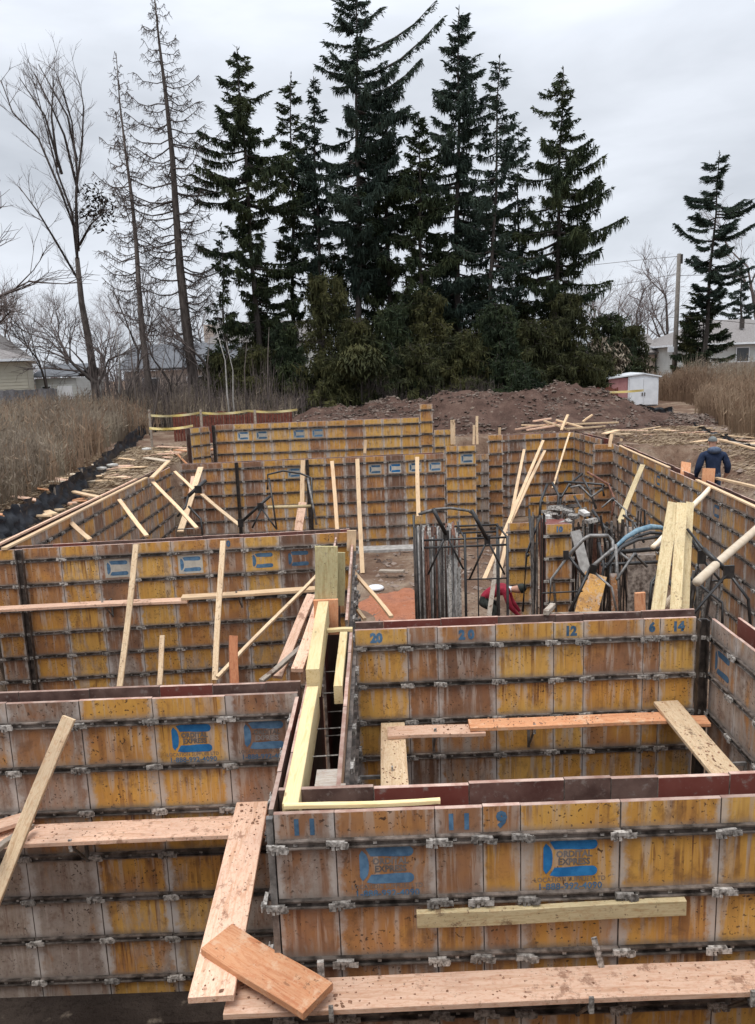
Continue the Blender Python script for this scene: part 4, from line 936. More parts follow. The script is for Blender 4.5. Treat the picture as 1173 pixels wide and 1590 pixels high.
MV1 = mound('dirt_mound', 'lower left reddish dirt mound behind the yellow wall', .2, 36.5, 5.6, 4, 1.75, 3, -.25)
MV2 = mound('dirt_mound', 'higher right brown dirt mound in front of the dark evergreens', 6.6, 36.0, 7.2, 5, 2.05, 11, -.25)
MV3 = mound('dirt_mound', 'low dirt shoulder sloping from the high mound towards the shed', 11.5, 33.5, 4.5, 3.0, .55, 17, -.2)
allm = [v for v in MV1 + MV2 + MV3 if v[2] > 0.0]
pts = [p for p in (rnd.choice(allm) for _ in range(34000)) if fbm(p[0], p[1], .8, 3) + rnd.uniform(-.5, .5) > .05]
pts = [(x + rnd.uniform(-.1, .1), y + rnd.uniform(-.1, .1), z + .01) for x, y, z in pts]
rocks('rubble', pts, .010, .10, STONE)
pts = []
for _ in range(5200):
    k = rnd.random()
    if k < .38: x = rnd.uniform(7.6, 14); y = rnd.uniform(11, 34)
    elif k < .6: x = rnd.uniform(-10, -6.6); y = rnd.uniform(10, 32)
    elif k < .8: x = rnd.uniform(-.2, 4); y = rnd.uniform(13, 23)
    else: x = rnd.uniform(-6, 14); y = rnd.uniform(29.8, 34)
    pts.append((x, y, ground_h(x, y) + .01))
rocks('rubble', pts, .015, .10, STONE)
# straw matting on both banks
def straw(label, xr, yr, n):
    mb = MB()
    for _ in range(n):
        x = rnd.uniform(*xr); y = rnd.uniform(*yr); z = ground_h(x, y) + .015 + rnd.random() * .05; a = rnd.uniform(-.5, .5); l = rnd.uniform(.08, .24)
        dx, dy = l * math.cos(a), l * math.sin(a); dz = rnd.uniform(-.02, .05)
        mb.add([(x, y, z), (x + dx, y + dy, z + dz), (x + dx * .5 + .004, y + dy * .5 - .012, z + .012)], [(0, 1, 2)])
    return tag(mb.build('straw', STRAW), label, 'straw', kind='stuff')
straw('dry matted straw and chips on the left bank', (-9.6, -6.5), (11.5, 31), 30000)
straw('dry matted straw on the right bank beyond the wall', (8.8, 12.8), (17, 31), 13000)
mb = MB()   # twiggy litter and soil texture in passage
pl = [(.2, 18.2, .3), (-.1, 20.2, .2), (.35, 15.3, .25)]
tag(board('scrap_board', (.0, 20.2, -2.7), (.65, 20.0, -2.68), .18, .05, WGREY), 'grey scrap board on the pit floor below the tallest brace', 'scrap')
tag(ellipsoid((0, 0, 0), (.22, .2, .08)).build('plastic_bag', WHITE, None, True), 'small white bag on the pit floor near the tallest brace', 'bag').location = (-.12, 18.9, -2.80)
bk = tag(ellipsoid((0, 0, 0), (.17, .15, .12)).build('bundle', CONC, None, True), 'pale grey lump among boards on the pit floor', 'bundle'); bk.location = (-.1, 15.3, -2.72)
tag(board('scrap_board', (-.4, 15.2, -2.78), (.5, 15.7, -2.74), .10, .04, WGREY), 'dark scrap stick on the pit floor beside the pale lump', 'scrap')
# scrap lumber, left bank
def scraps(n, xr, yr, mats, label, group, lmin=.3, lmax=1.1, ang=(-.6, .6), dz=.03):
    for i in range(n):
        x = rnd.uniform(*xr); y = rnd.uniform(*yr); a = rnd.uniform(*ang); l = rnd.uniform(lmin, lmax); z = ground_h(x, y) + dz + rnd.random() * .10
        x2 = x + l * math.cos(a); y2 = y + l * math.sin(a)
        board('scrap_board', (x, y, z), (x2, y2, ground_h(x2, y2) + dz + .01 + rnd.random() * .08), (wd := rnd.choice([.09, .14, .2, .25])), .03, (mt := rnd.choice(mats)), f"{({'fresh': 'pale fresh', 'muddy': 'pink muddy', 'weathered': 'tan weathered', 'pale': 'whitish', 'clay': 'orange', 'grey': 'grey'}[mt.name.split('_')[0]])} {'narrow' if wd < .15 else 'wide'} {'short' if l < (lmin + lmax) / 2 else 'long'} {label}", 'scrap board', group=group)
scraps(34, (-9.0, -7.0), (19, 30), [WFRESH, WPINK, WTAN, WPALE], 'scrap board strewn on the left bank beside the black silt fence', 'scrap boards on the left bank')
scraps(26, (-8.3, -6.5), (12.5, 19), [WPINK, WTAN, WORANGE], 'plank piece lying outside the near part of the left boundary wall', 'plank pieces by the left wall', .3, .9, (-.3, .8))
scraps(18, (-7.2, -6.0), (24, 29), [WPINK, WORANGE], 'scrap heaped at the left end of the yellow wall', 'scrap at the yellow wall end', .3, .9, (-.3, .8), .15)
board('scrap_board', pz(95, 760, .12), pz(155, 772, .05), .14, .04, WFRESH, 'long pale board on the left bank above the rail', 'board')
board('scrap_board', pz(52, 789, .08), pz(80, 799, .05), .26, .04, WFRESH, 'pale square-ended board near the black fence at the left', 'board')
board('scrap_board', pz(15, 802, .08), pz(80, 801, .10), .06, .04, WFRESH, 'thin pale stick by the black fence at the left edge', 'stick')
for (u, v, lab) in ((157, 727, 'left of two white crumpled sheets by the black fence'), (175, 722, 'right of two white crumpled sheets by the black fence'), (228, 697, 'small white board end on the left bank pile')):
    p = pz(u, v, .15); ellipsoid((0, 0, 0), (.20, .14, .05), 6, 3).build('crumpled_sheet', EDGE_PALE2).location = p
    tag(COL.objects[-1], lab, 'sheet')
# lumber pile at the right back
PB = [((800, 667, 31), (865, 656, 31)), ((810, 660, 31.2), (870, 662, 30.8)), ((845, 653, 31), (885, 668, 30.4)), ((850, 660, 30.9), (960, 656, 31.2)), ((864, 652, 31), (905, 664, 30.6)),
      ((818, 668, 30.6), (880, 658, 30.8)), ((880, 666, 30.4), (940, 662, 30.6)), ((905, 655, 31.5), (920, 644, 31.6)), ((828, 654, 31.4), (856, 650, 31.5)), ((872, 668, 30.2), (882, 644, 30.6))]
for i, (a, b) in enumerate(PB):
    board('scrap_lumber', py(*a), py(*b), rnd.choice([.10, .14, .18]), .06, rnd.choice([WFRESH, WTAN, WPINK]), ['longest level board of the scrap lumber heap at the foot of the high mound'][0] if i == 3 else 'pale length of lumber tangled in the heap at the foot of the high mound', 'lumber', group=None if i == 3 else 'heap of scrap lumber by the high mound')
scraps(22, (8, 13), (25, 31), [WFRESH, WTAN, WPINK], 'scrap stick scattered on the right bank before the shed', 'scrap on the right bank', .3, 1.2, (-.8, .8))
scraps(14, (2.4, 3.6), (25, 28), [WFRESH, WTAN, WORANGE], 'scrap caught between the far forms and the high mound', 'scrap between the forms and mound', .3, .9, (-1, 1), 2.3)
scraps(14, (10.2, 13.5), (15, 25), [WPINK, WTAN, WGREY], 'stick half buried in the dirt around the worker in navy', 'sticks around the worker', .3, 1.3, (-.8, .8))

# ------------------------------------------------------------------ silt fence
def silt(label, path, h, sag=.10):
    mb = MB(); n = 22; V = []; F = []; rows = 9; P = []
    for i in range(len(path) - 1):
        a = Vector(path[i]); b = Vector(path[i + 1])
        for k in range(n): P.append(a.lerp(b, k / n))
    P.append(Vector(path[-1]))
    for i, p in enumerate(P):
        t = (i % n) / n; sg = sag * .6 * math.sin(math.pi * t) + .07 * fbm(p.x, p.y, 2.0)
        d = (P[min(i + 1, len(P) - 1)] - P[max(i - 1, 0)]).normalized(); nr = Vector((d.y, -d.x, 0))
        for r in range(rows):
            f = r / (rows - 1); off = .20 * (1 - f) ** 1.6 + .05 * math.sin(i * 1.9 + r * .7) + .13 * noise.noise(Vector((i * .63, r * .5, h)))
            V.append(p + nr * off + Vector((0, 0, (h * .62 - sg + .10 * noise.noise(Vector((i * .41, 2.2, h)))) * f - .12 * (1 - f) + .03 * fbm(i, r * .7, .6))))
    for i in range(len(P) - 1):
        for r in range(rows - 1): q = i * rows + r; F.append((q, q + rows, q + rows + 1, q + 1))
    t = thing('silt_fence', label, 'silt fence', P[0]); mb.add([v - P[0] for v in V], F); mb.build('fabric', FABRIC, t, True)
    for p in path:
        sb = MB(); q = Vector(p) - P[0]; sb.box(q.x - .02, q.x + .02, q.y - .02, q.y + .02, q.z - .3, q.z + h * .62); sb.build('stake', WGREY, t)
def gp(u, v, z): p = pz(u, v, z); return (p.x, p.y, ground_h(p.x, p.y))
silt('sagging black silt fence along the left bank', [gp(-40, 815, .3), gp(30, 795, .3), gp(85, 765, .3), gp(128, 738, .3), gp(165, 705, .3), gp(205, 682, .2), gp(232, 664, .1)], .85)
silt('black silt fence stretch at the far left corner of the site', [gp(232, 672, 0), gp(262, 664, 0), gp(300, 672, 0)], .75)
silt('black silt fence below the white shed', [gp(925, 628, 0), gp(985, 634, 0), gp(1045, 640, 0)], .5, .1)
silt('collapsed black silt fence at the right brush', [gp(1045, 645, 0), gp(1085, 662, 0), gp(1130, 680, 0), gp(1200, 705, 0)], .3, .1)
# ------------------------------------------------------------------ yellow tapes
def tape(label, pts, w=.09, mat=TAPE):
    mb = MB(); V = []; F = []
    n = 12; P = []
    for i in range(len(pts) - 1):
        a = Vector(pts[i]); b = Vector(pts[i + 1])
        for k in range(n): P.append(a.lerp(b, k / n) - Vector((0, 0, .07 * math.sin(math.pi * k / n))))
    P.append(Vector(pts[-1]))
    for i, p in enumerate(P): V += [p + Vector((0, .012 * math.sin(i), w / 2)), p + Vector((0, -.012 * math.sin(i), -w / 2))]
    for i in range(len(P) - 1): F.append((2 * i, 2 * i + 1, 2 * i + 3, 2 * i + 2))
    mb.add(V, F); return tag(mb.build('barrier_tape', mat), label, 'tape')
tape('upper yellow barrier tape behind the left end of the yellow wall', [py(230, 645, 31), py(310, 641, 31), py(385, 638, 31.5), py(462, 636, 32)])
tape('lower yellow barrier tape behind the left end of the yellow wall', [py(232, 665, 29), py(300, 661, 29)])
tape('yellow barrier tape in front of the white shed', [py(905, 608, 42), py(1000, 606, 42)], .12)
for (u, y, lab) in ((232, 31, 'left'), (312, 31, 'middle'), (396, 31.5, 'right')):
    p = py(u, 640, y); mb = MB(); mb.box(-.04, .04, -.04, .04, -2, .1); o = mb.build('tape_post', WGREY); o.location = p; tag(o, f'{lab} dark post holding the upper yellow tape', 'post')
# rust-coloured mesh fence
mb = MB(); p = py(270, 668, 33); q = py(455, 655, 33)
for i in range(40):
    x = p.x + (q.x - p.x) * i / 40; mb.box(x, x + (q.x - p.x) / 40 * .82, 33, 33.03, -.2, 1.05 + .1 * math.sin(i * .5))
tag(mb.build('site_fence', SNOWF), 'rust-red mesh fence behind the upper yellow tape', 'fence')
mb = MB(); p = py(905, 640, 43); q = py(960, 640, 43)
for i in range(20):
    x = p.x + (q.x - p.x) * i / 20; mb.box(x, x + (q.x - p.x) / 20 * .85, 43, 43.03, -.2, 1.2 + .06 * math.sin(i))
tag(mb.build('site_fence', SNOWF), 'rust-red mesh fence left of the white shed', 'fence')

# ------------------------------------------------------------------ brush banks
def brush(name, label, xr, yr, n, hmin, hmax, mat, seed, shape=None):
    r = np.random.default_rng(seed); X = r.uniform(xr[0], xr[1], n); Yv = r.uniform(yr[0], yr[1], n); mb = MB()
    V = []; F = []
    for i in range(n):
        x, y = float(X[i]), float(Yv[i])
        if shape and not shape(x, y): continue
        dn = .65 + .6 * max(0, .5 + fbm(x, y, .5, 2)); h = (hmin + (hmax - hmin) * r.random()) * dn; z = ground_h(x, y) - .05
        lx, ly = r.normal(0, .09) * h, r.normal(0, .09) * h; w = .008 + .010 * r.random()
        b = len(V); V += [(x - w, y, z), (x + w, y, z), (x + lx * .5 + w * .7, y + ly * .5, z + h * .6), (x + lx, y + ly, z + h), (x + lx * .5 - w * .7, y + ly * .5, z + h * .6)]
        F += [(b, b + 1, b + 2, b + 4), (b + 4, b + 2, b + 3)]
        for _ in range(3):
            t = r.uniform(.3, .97); sx, sy, sz = r.normal(0, .08), r.normal(0, .08), r.uniform(.08, .26)
            px, pyv, pzv = x + lx * t, y + ly * t, z + h * t * .95; b = len(V)
            V += [(px, pyv, pzv), (px + sx, pyv + sy, pzv + sz), (px + sx * .6 + .014, pyv + sy, pzv + sz * .5 - .014)]; F.append((b, b + 1, b + 2))
    mb.v = V; mb.f = F; mb.m = [0] * len(F); return tag(mb.build(name, mat), label, 'brush', kind='stuff')
_SL = sorted([(Vector((pz(u, v, .3).x, pz(u, v, .3).y))) for u, v in ((-40, 815), (30, 795), (85, 765), (128, 738), (165, 705), (205, 682))], key=lambda q: q.y)
def left_edge(y):
    if y < _SL[0].y: return _SL[0].x
    for a, b in zip(_SL, _SL[1:]):
        if y < b.y: return a.x + (b.x - a.x) * (y - a.y) / (b.y - a.y)
    return _SL[-1].x - (y - _SL[-1].y) * .1
print('left edge', [(round(q.x, 1), round(q.y, 1)) for q in _SL])
brush('dry_brush', 'tall dry tan brush along the left bank', (-24, -8), (12.5, 44), 64000, .6, 1.5, GRASS, 1, lambda x, y: x < left_edge(y) - .9 and x > -y * .62 - 1)
brush('dry_brush', 'reddish dry stems mixed in the left brush', (-24, -8), (14, 44), 14000, .9, 1.75, GRASSR, 2, lambda x, y: x < left_edge(y) - .4 and x > -y * .62 - 1 and fbm(x, y, .2, 2) > 0)
brush('dry_brush', 'russet dry brush covering the right bank below the bungalow', (11.5, 34), (22, 56), 66000, 1.1, 1.9, GRASSR, 3, lambda x, y: x > 12.6 + max(0, y - 26) * .235 and x < y * .62 + 2 and not (x < 17.9 and y > 37))
brush('dry_brush', 'tan stalks standing over the right russet brush', (12, 34), (25, 56), 12000, 1.5, 2.5, GRASS, 4, lambda x, y: x > 14 + max(0, y - 27) * .26 and x < y * .62 + 2 and not (x < 19.5 and y > 32))
brush('dry_brush', 'thin dry stems under the bare trees behind the left fence', (-13, -4), (40, 50), 9000, .8, 2.2, GRASS, 5)

brush('thicket', 'grey tangle of tall thin stems under the bare trees at left', (-14.5, -3.5), (40, 50), 5500, 1.0, 3.4, TWIG, 6)
brush('thicket', 'brown twiggy scrub at the foot of the evergreens right of centre', (-4, 8.5), (40.5, 43), 6000, .6, 2.0, TWIG, 7)

# ------------------------------------------------------------------ trees
def grow(mbs, p, d, L_, r, lvl, R, up=.12, spread=.55, kids=(3, 4), maxl=4, jit=.14, shrink=.62):
    n = 5 if lvl < 2 else 3; pts = [p.copy()]; q = p.copy(); dd = d.copy(); rad = [r]
    for i in range(n):
        dd = (dd + Vector((R.gauss(0, jit), R.gauss(0, jit), R.gauss(0, jit * .5) + up)) * (.6 if lvl else .3)).normalized(); q = q + dd * (L_ / n); pts.append(q.copy()); rad.append(r * (1 - .55 * (i + 1) / n))
    mbs[min(lvl, len(mbs) - 1)].tube(pts, rad, 7 if lvl == 0 else (4 if lvl == 1 else 3), cap=False)
    if lvl >= maxl: return
    k = R.randint(*kids)
    for j in range(k):
        t = R.uniform(.35, 1.0) if j else 1.0; i = min(int(t * n), n - 1); base = pts[i].lerp(pts[i + 1], t * n - i if t < 1 else 1)
        loc = (pts[i + 1] - pts[i]).normalized(); ax = Vector((R.gauss(0, 1), R.gauss(0, 1), R.gauss(0, .4))).normalized()
        nd = (loc + (ax - loc * ax.dot(loc)).normalized() * spread * R.uniform(.5, 1.4)).normalized()
        grow(mbs, base, nd, L_ * shrink * R.uniform(.75, 1.2), r * (.5 if j else .62), lvl + 1, R, up, spread, kids, maxl, jit, shrink)
def bare_tree(label, base, L0, r0, seed, d=(0, 0, 1), maxl=5, spread=.55, up=.12, kids=(3, 4), mat=BARKD, tmat=TWIG, shrink=.64, name='bare_tree', cat='bare tree', group=None, stems=1, jit=.14):
    R = random.Random(seed); t = thing(name, label, cat, base, 0, group); mbs = [MB(), MB(), MB()]
    for s in range(stems):
        dd = Vector(d) + (Vector((R.gauss(0, .25), R.gauss(0, .2), 0)) if stems > 1 else Vector((0, 0, 0)))
        grow(mbs, Vector((0, 0, -.2)), dd.normalized(), L0, r0, 0, R, up, spread, kids, maxl, jit, shrink)
    mbs[0].build('trunk', mat, t, True); mbs[1].build('limbs', mat, t, True); mbs[2].build('twigs', tmat, t, True); return t
def gz(x, y): return ground_h(x, y)
def at(u, v, y, dz=0): p = py(u, v, y); return Vector((p.x, y, gz(p.x, y) + dz))
# tall forked bare tree, left
t = thing('bare_tree', 'tall forked bare tree at the left with fine upswept twigs', 'bare tree', at(150, 600, 45)); R = random.Random(5); b = Vector(t.location)
mbs = [MB(), MB(), MB()]
def trace(u, v, y): return py(u, v, y) - b
mbs[0].tube([Vector((0, 0, -.3)), trace(140, 540, 45), trace(127, 470, 45), trace(120, 400, 45)], [.27, .21, .17, .13], 8)
limbs = [[(120, 400), (112, 330), (90, 270), (72, 200), (54, 130)], [(120, 400), (118, 330), (120, 270), (112, 190), (98, 140), (84, 105)], [(122, 390), (118, 300), (128, 220), (130, 165), (124, 130)], [(118, 360), (96, 300), (60, 215), (20, 175), (2, 125)],
         [(125, 440), (90, 380), (60, 330), (30, 290)], [(122, 300), (100, 210), (80, 165), (54, 115)], [(124, 380), (140, 350), (160, 330)], [(96, 270), (70, 180), (30, 120)], [(90, 260), (80, 180), (84, 120)], [(120, 250), (105, 180), (60, 100)]]
for li, lm in enumerate(limbs):
    P = [trace(u, v, 45 + R.uniform(-1.2, 1.2)) for u, v in lm]; mbs[1].tube(P, [.085 * (1 - .75 * i / (len(P) - 1)) for i in range(len(P))], 5)
    for i in range(1, len(P)):
        for k in range(5):
            a = P[i - 1].lerp(P[i], R.random()); dd = ((P[i] - P[i - 1]).normalized() + Vector((R.gauss(0, .45), R.gauss(0, .45), R.uniform(-.1, .3)))).normalized()
            grow(mbs, a, dd, R.uniform(.6, 1.35), .020, 2, R, .10, .5, (3, 4), 4, .12, .62)
mbs[0].build('trunk', BARK, t, True); mbs[1].build('limbs', BARKD, t, True); mbs[2].build('twigs', TWIG, t, True)
o = thing('leaf_clump', 'dark leafy clump hanging right of the forked tree trunk', 'leaf clump', py(150, 320, 45))
def sprig_cloud(n, c, r, R, size=.3, droop=.5, w=.07, shell=False):
    mb = MB()
    for _ in range(n):
        v = Vector((R.gauss(0, .45), R.gauss(0, .45), R.gauss(0, .45)))
        if v.length > 1: v.normalize()
        if shell and v.length < .45: v = v.normalized() * R.uniform(.5, 1)
        p = Vector(c) + Vector((v.x * r[0], v.y * r[1], v.z * r[2])); a = R.uniform(0, 6.28); l = size * R.uniform(.5, 1.3)
        d = Vector((math.cos(a) * (1 - droop), math.sin(a) * (1 - droop), -droop * R.uniform(.3, 1.3))).normalized() * l; s = Vector((-math.sin(a), math.cos(a), R.uniform(-.4, .4))).normalized() * w * R.uniform(.6, 1.3)
        mb.add([p - s * .6, p + d * .5 - s, p + d, p + d * .5 + s], [(0, 1, 2, 3)])
    return mb
sprig_cloud(420, (0, 0, 0), (1.1, 1, 1.4), R, .35, .4).build('leaves', leafmat('brown_leaves', (.02, .018, .014), (.04, .035, .025), (.06, .05, .035)), o)
# far left spreading tree, low trees
bare_tree('spreading bare tree at the far left edge', at(-60, 600, 42), 4.2, .30, 12, (.1, 0, 1), 5, .75, .05, (3, 4), shrink=.72)
bare_tree('low wide bare tree beside the forked trunk', at(146, 600, 42), 2.2, .20, 21, (.02, 0, 1), 5, .75, .06, (3, 5), shrink=.74)
bare_tree('slim bare sapling between the two houses at left', at(75, 600, 55), 3.5, .12, 33, (0, 0, 1), 5, .5, .12)
bare_tree('bare tree rising behind the cream house', at(20, 560, 64), 4.5, .2, 35, (0, 0, 1), 5, .6, .10, (3, 4), tmat=TWIGR, shrink=.7)
bare_tree('thin bare tree behind the left larches', at(215, 600, 52), 4, .13, 36, (.05, 0, 1), 5, .5, .12, (3, 4), shrink=.68)
bare_tree('bare understorey tree between the two larches', at(265, 600, 43), 2.6, .12, 37, (.05, 0, 1), 5, .6, .08, (3, 4), shrink=.70)
bare_tree('bare understorey tree right of the big larch', at(335, 600, 43), 3.4, .12, 38, (-.05, 0, 1), 5, .5, .1, (3, 4), shrink=.70)
bare_tree('young bare tree left of the pale stems', at(190, 610, 40), 2.2, .09, 39, (.1, 0, 1), 5, .6, .08, (3, 4), shrink=.70)
bare_tree('round bare tree left of the utility pole', at(985, 570, 75), 4.6, .25, 41, (0, 0, 1), 6, .62, .06, (3, 4), tmat=TWIGR, shrink=.68)
bare_tree('bare tree just behind the utility pole', at(1030, 570, 78), 5.2, .26, 43, (0, 0, 1), 6, .6, .07, (3, 4), tmat=TWIGR, shrink=.68)
bare_tree('hazy bare tree at the far right edge', at(1178, 560, 90), 7.5, .34, 44, (0, 0, 1), 6, .6, .08, (3, 4), tmat=TWIGR, mat=TWIG, shrink=.68)
bare_tree('low bare tree right of the evergreens', at(930, 580, 66), 3.6, .2, 46, (0, 0, 1), 6, .6, .06, (3, 4), tmat=TWIGR, shrink=.68)
for i, (u, v, y, L0, lab) in enumerate([(30, 570, 72, 4.4, 'hazy round bare tree above the cream house'), (110, 570, 70, 4.8, 'hazy bare tree above the small garage'), (165, 570, 66, 4.0, 'hazy bare tree left of the slim larch'), (250, 570, 72, 4.6, 'hazy bare tree between the larches'), (320, 570, 70, 3.8, 'hazy bare tree right of the tall larch'), (960, 570, 90, 5.0, 'far hazy bare tree above the brown bush')]):
    bare_tree(lab, at(u, v, y), L0, .16, 400 + i, (0, 0, 1), 6, .65, .07, (3, 4), tmat=TWIGR, mat=TWIG, shrink=.68)
# pale stems
for i, (u0, v0, u1, v1, y) in enumerate([(357, 625, 350, 560, 40), (365, 628, 362, 575, 40), (215, 640, 205, 560, 38), (228, 650, 248, 590, 36), (180, 620, 186, 560, 41), (410, 620, 416, 560, 41), (330, 630, 322, 570, 40), (385, 630, 380, 575, 40)]):
    mb = MB(); a = at(u0, v0, y); b = py(u1, v1, y); R = random.Random(90 + i)
    mb.tube([a - Vector((0, 0, .3)), a.lerp(b, .5) + Vector((R.uniform(-.1, .1), 0, 0)), b, b + (b - a) * .5 + Vector((R.uniform(-.4, .4), 0, 0))], [.05, .045, .03, .01], 6)
    tag(mb.build('sapling', PALEB if i < 2 or i == 4 else BARK, None, True), ['pale slender stem, left of a close pair behind the yellow wall', 'pale slender stem, right of a close pair behind the yellow wall', 'dark slender stem at the left end of the thicket', 'dark slanting stem above the left corner tape', 'pale slender stem at the far left of the thicket', 'dark slender stem farthest right behind the yellow wall', 'dark slender stem left of the pale pair', 'dark slender stem right of the pale pair'][i], 'sapling', 'saplings in the thicket')

def larch(label, u0, v0, u1, v1, y, wid, seed, r0, nb, start=.2):
    R = random.Random(seed); b = at(u1, v1, y); top = py(u0, v0, y); t = thing('bare_larch', label, 'bare conifer', b); H = top - b
    tr = MB(); br = MB(); tw = MB()
    P = [H * (i / 8) + Vector((.08 * math.sin(i * 1.3 + seed), 0, 0)) for i in range(9)]; P[0].z -= .3
    tr.tube(P, [r0 * (1 - .93 * i / 8) for i in range(9)], 8)
    for i in range(nb):
        f = start + (1 - start) * (i / nb) ** .95; p = H * f; a = R.uniform(0, 6.283)
        prof = min(1, (1 - f) * 2.6 + .06) * (.75 if f < start + .12 else 1)
        l = wid * prof * R.uniform(.55, 1.1); o_ = Vector((math.cos(a), math.sin(a), 0))
        Q = [p + o_ * l * s + Vector((0, 0, l * z)) for s, z in ((0, 0), (.25, -.07), (.5, -.09), (.75, .0), (.95, .14), (1.08, .26))]
        Q = [q + Vector((0, 0, R.gauss(0, .05))) for q in Q]
        br.tube(Q, [max(.010, 0.048 * l / 3 * (1 - .8 * k / 5)) + .006 for k in range(6)], 4, cap=False)
        for k in range(int(l * 15)):
            s = R.uniform(.15, 1) * 4.99; j = int(s); q = Q[j].lerp(Q[j + 1], s - j); sd = o_.cross(Vector((0, 0, 1))) * R.choice((-1, 1))
            e = (sd * R.uniform(.3, 1) + o_ * R.uniform(.2, .8)) * R.uniform(.15, .5) * (l / 2.5 + .4); e.z += R.uniform(-.32, .06)
            tw.tube([q, q + e * .5 + Vector((0, 0, -.03)), q + e], [.014, .011, .007], 3, cap=False)
            if R.random() < .6:
                q2 = q + e * R.uniform(.3, .8); tw.tube([q2, q2 + Vector((R.gauss(0, .08), R.gauss(0, .08), R.uniform(-.35, .05)))], [.010, .006], 3, cap=False)
    tr.build('trunk', BARK, t, True); br.build('branches', TWIG, t, True); tw.build('twigs', TWIG, t, True)
larch('tallest bare larch with upcurved branches left of the spruces', 240, -28, 302, 620, 44, 2.7, 1, .34, 130, .16)
larch('slimmer leaning bare larch between the forked tree and the tall larch', 181, 82, 234, 620, 44, 1.9, 2, .22, 95, .25)

def spruce(label, u0, v0, u1, v1, y, wid, seed, r0=.2, nb=90, start=.18, mat=FOL, dens=1.0, hang=.42, prof=None, tip=None, extra=(), name='spruce_tree', up=0, stretch=1):
    R = random.Random(seed); b = at(u1, v1, y); top = py(u0, v0, y); t = thing(name, label, 'spruce', b); H = top - b; HL = H.length
    tr = MB(); br = MB(); V = []; F = []
    P = [H * (i / 8) + Vector((.07 * math.sin(i * 1.7 + seed), 0, 0)) * (1 if 0 < i < 8 else 0) for i in range(9)]; P[0] = Vector((0, 0, -.3))
    tr.tube(P, [r0 * (1 - .9 * i / 8) for i in range(9)], 8)
    def sprig(p, d, w):
        s = d.cross(Vector((R.gauss(0, 1), R.gauss(0, 1), R.gauss(0, .3)))); s = s.normalized() * w if s.length > 1e-6 else Vector((w, 0, 0))
        k = len(V); V.extend([p - s * .5, p + d * .45 - s, p + d, p + d * .45 + s]); F.append((k, k + 1, k + 2, k + 3))
    pf = prof or (lambda f: min(1, (1 - f) * 1.9 + .05))
    BRs = []; gaps = [(R.uniform(start, .9), R.uniform(.03, .07), R.uniform(0, 6.28)) for _ in range(3)]
    nb = int(nb * 1.08); start += .03
    for i in range(nb):
        f = start + (.985 - start) * ((i + R.random() * .6) / nb); a = R.uniform(0, 6.283); l = wid * 1.22 * pf(f) * R.choice((.55, .75, .9, 1, 1.1, 1.3)) * R.uniform(.85, 1.15)
        l = min(l, wid * 1.3 * pf(f))
        if R.random() < .10: l *= .4
        if any(abs(f - g0) < g1 and math.cos(a - g2) > -.1 for g0, g1, g2 in gaps): l *= .35
        if f < start + .14: l *= .75
        BRs.append((H * f, a, l, f))
    for (f, a, l) in extra: BRs.append((H * f, a, l, f))
    for (p, a, l, f) in BRs:
        o_ = Vector((math.cos(a), math.sin(a), 0)); dr = -.08 + .20 * f + up + R.gauss(0, .08)
        if l > wid * 1.6: dr = .55
        Q = [p + o_ * l * s + Vector((0, 0, l * (dr * s + .05 * s * s - .10 * math.sin(s * 3.14)) + R.gauss(0, .03))) for s in (0, .25, .5, .75, 1)]
        br.tube(Q, [.012 + .018 * l * (1 - k / 4) for k in range(5)], 4, cap=False)
        n = int((l * 17 + 6) * dens)
        for k in range(n):
            s = (R.random() ** .75) * 3.999; j = int(s); q = Q[j].lerp(Q[j + 1], s - j); fr = s / 4
            if fr < .16 and f < .8: continue
            sd = o_.cross(Vector((0, 0, 1))) * R.choice((-1, 1)); ll = (.22 + .30 * (1 - fr)) * R.uniform(.5, 1.2) * min(1.0, .45 + l * .35)
            e = (sd * R.uniform(.4, 1) + o_ * R.uniform(.2, .9)).normalized() * ll; e.z -= ll * R.uniform(0, .4)
            sprig(q, e, .045 * R.uniform(.6, 1.4))
            for h in range(3):
                q4 = q + e * R.uniform(.1, .9) + Vector((R.gauss(0, .05), R.gauss(0, .05), R.gauss(0, .05))); sprig(q4, (e + Vector((R.gauss(0, .12), R.gauss(0, .12), R.gauss(-.06, .08)))) * R.uniform(.4, .8), .026)
            for h in range(3 if f < .85 else 1):
                q2 = q + e * R.uniform(.2, 1); hl = hang * R.uniform(.3, 1.25) * (1.0 if f < .8 else .5); sprig(q2, Vector((R.gauss(0, .10), R.gauss(0, .10), -hl)), .030 * R.uniform(.6, 1.4))
            if R.random() < .5: q3 = q + Vector((R.gauss(0, .05), R.gauss(0, .05), 0)); sprig(q3, o_ * .22 + Vector((0, 0, R.uniform(-.04, .1))), .05)
        for h in range(3): sprig(Q[4], o_ * R.uniform(.12, .28) + Vector((R.gauss(0, .08), R.gauss(0, .08), R.uniform(-.06, .10))), .04)
    for k in range(14):
        q = H * R.uniform(.955, 1.0); sprig(q, Vector((R.gauss(0, .14), R.gauss(0, .14), R.uniform(.05, .25))), .04)
    tr.build('trunk', BARKD, t, True); br.build('branches', BARKD, t, True)
    mb = MB(); mb.v = [tuple(v) for v in V]; mb.f = F; mb.m = [0] * len(F); mb.build('foliage', mat, t); return t
cyl = lambda f: min(1, (1 - f) * 3.2 + .12) * (.75 + .25 * math.sin(f * 14))
spruce('left outermost dark spruce of the row with ragged top', 368, 72, 408, 610, 45, 2.5, 11, .20, 120, .22, FOL, 1.25, .38, lambda f: min(1, (1 - f) * 2.6 + .1))
spruce('slim double-topped spruce second in the row', 452, 116, 456, 610, 47, 1.9, 12, .17, 90, .25, FOL, 1.1, .34, cyl)
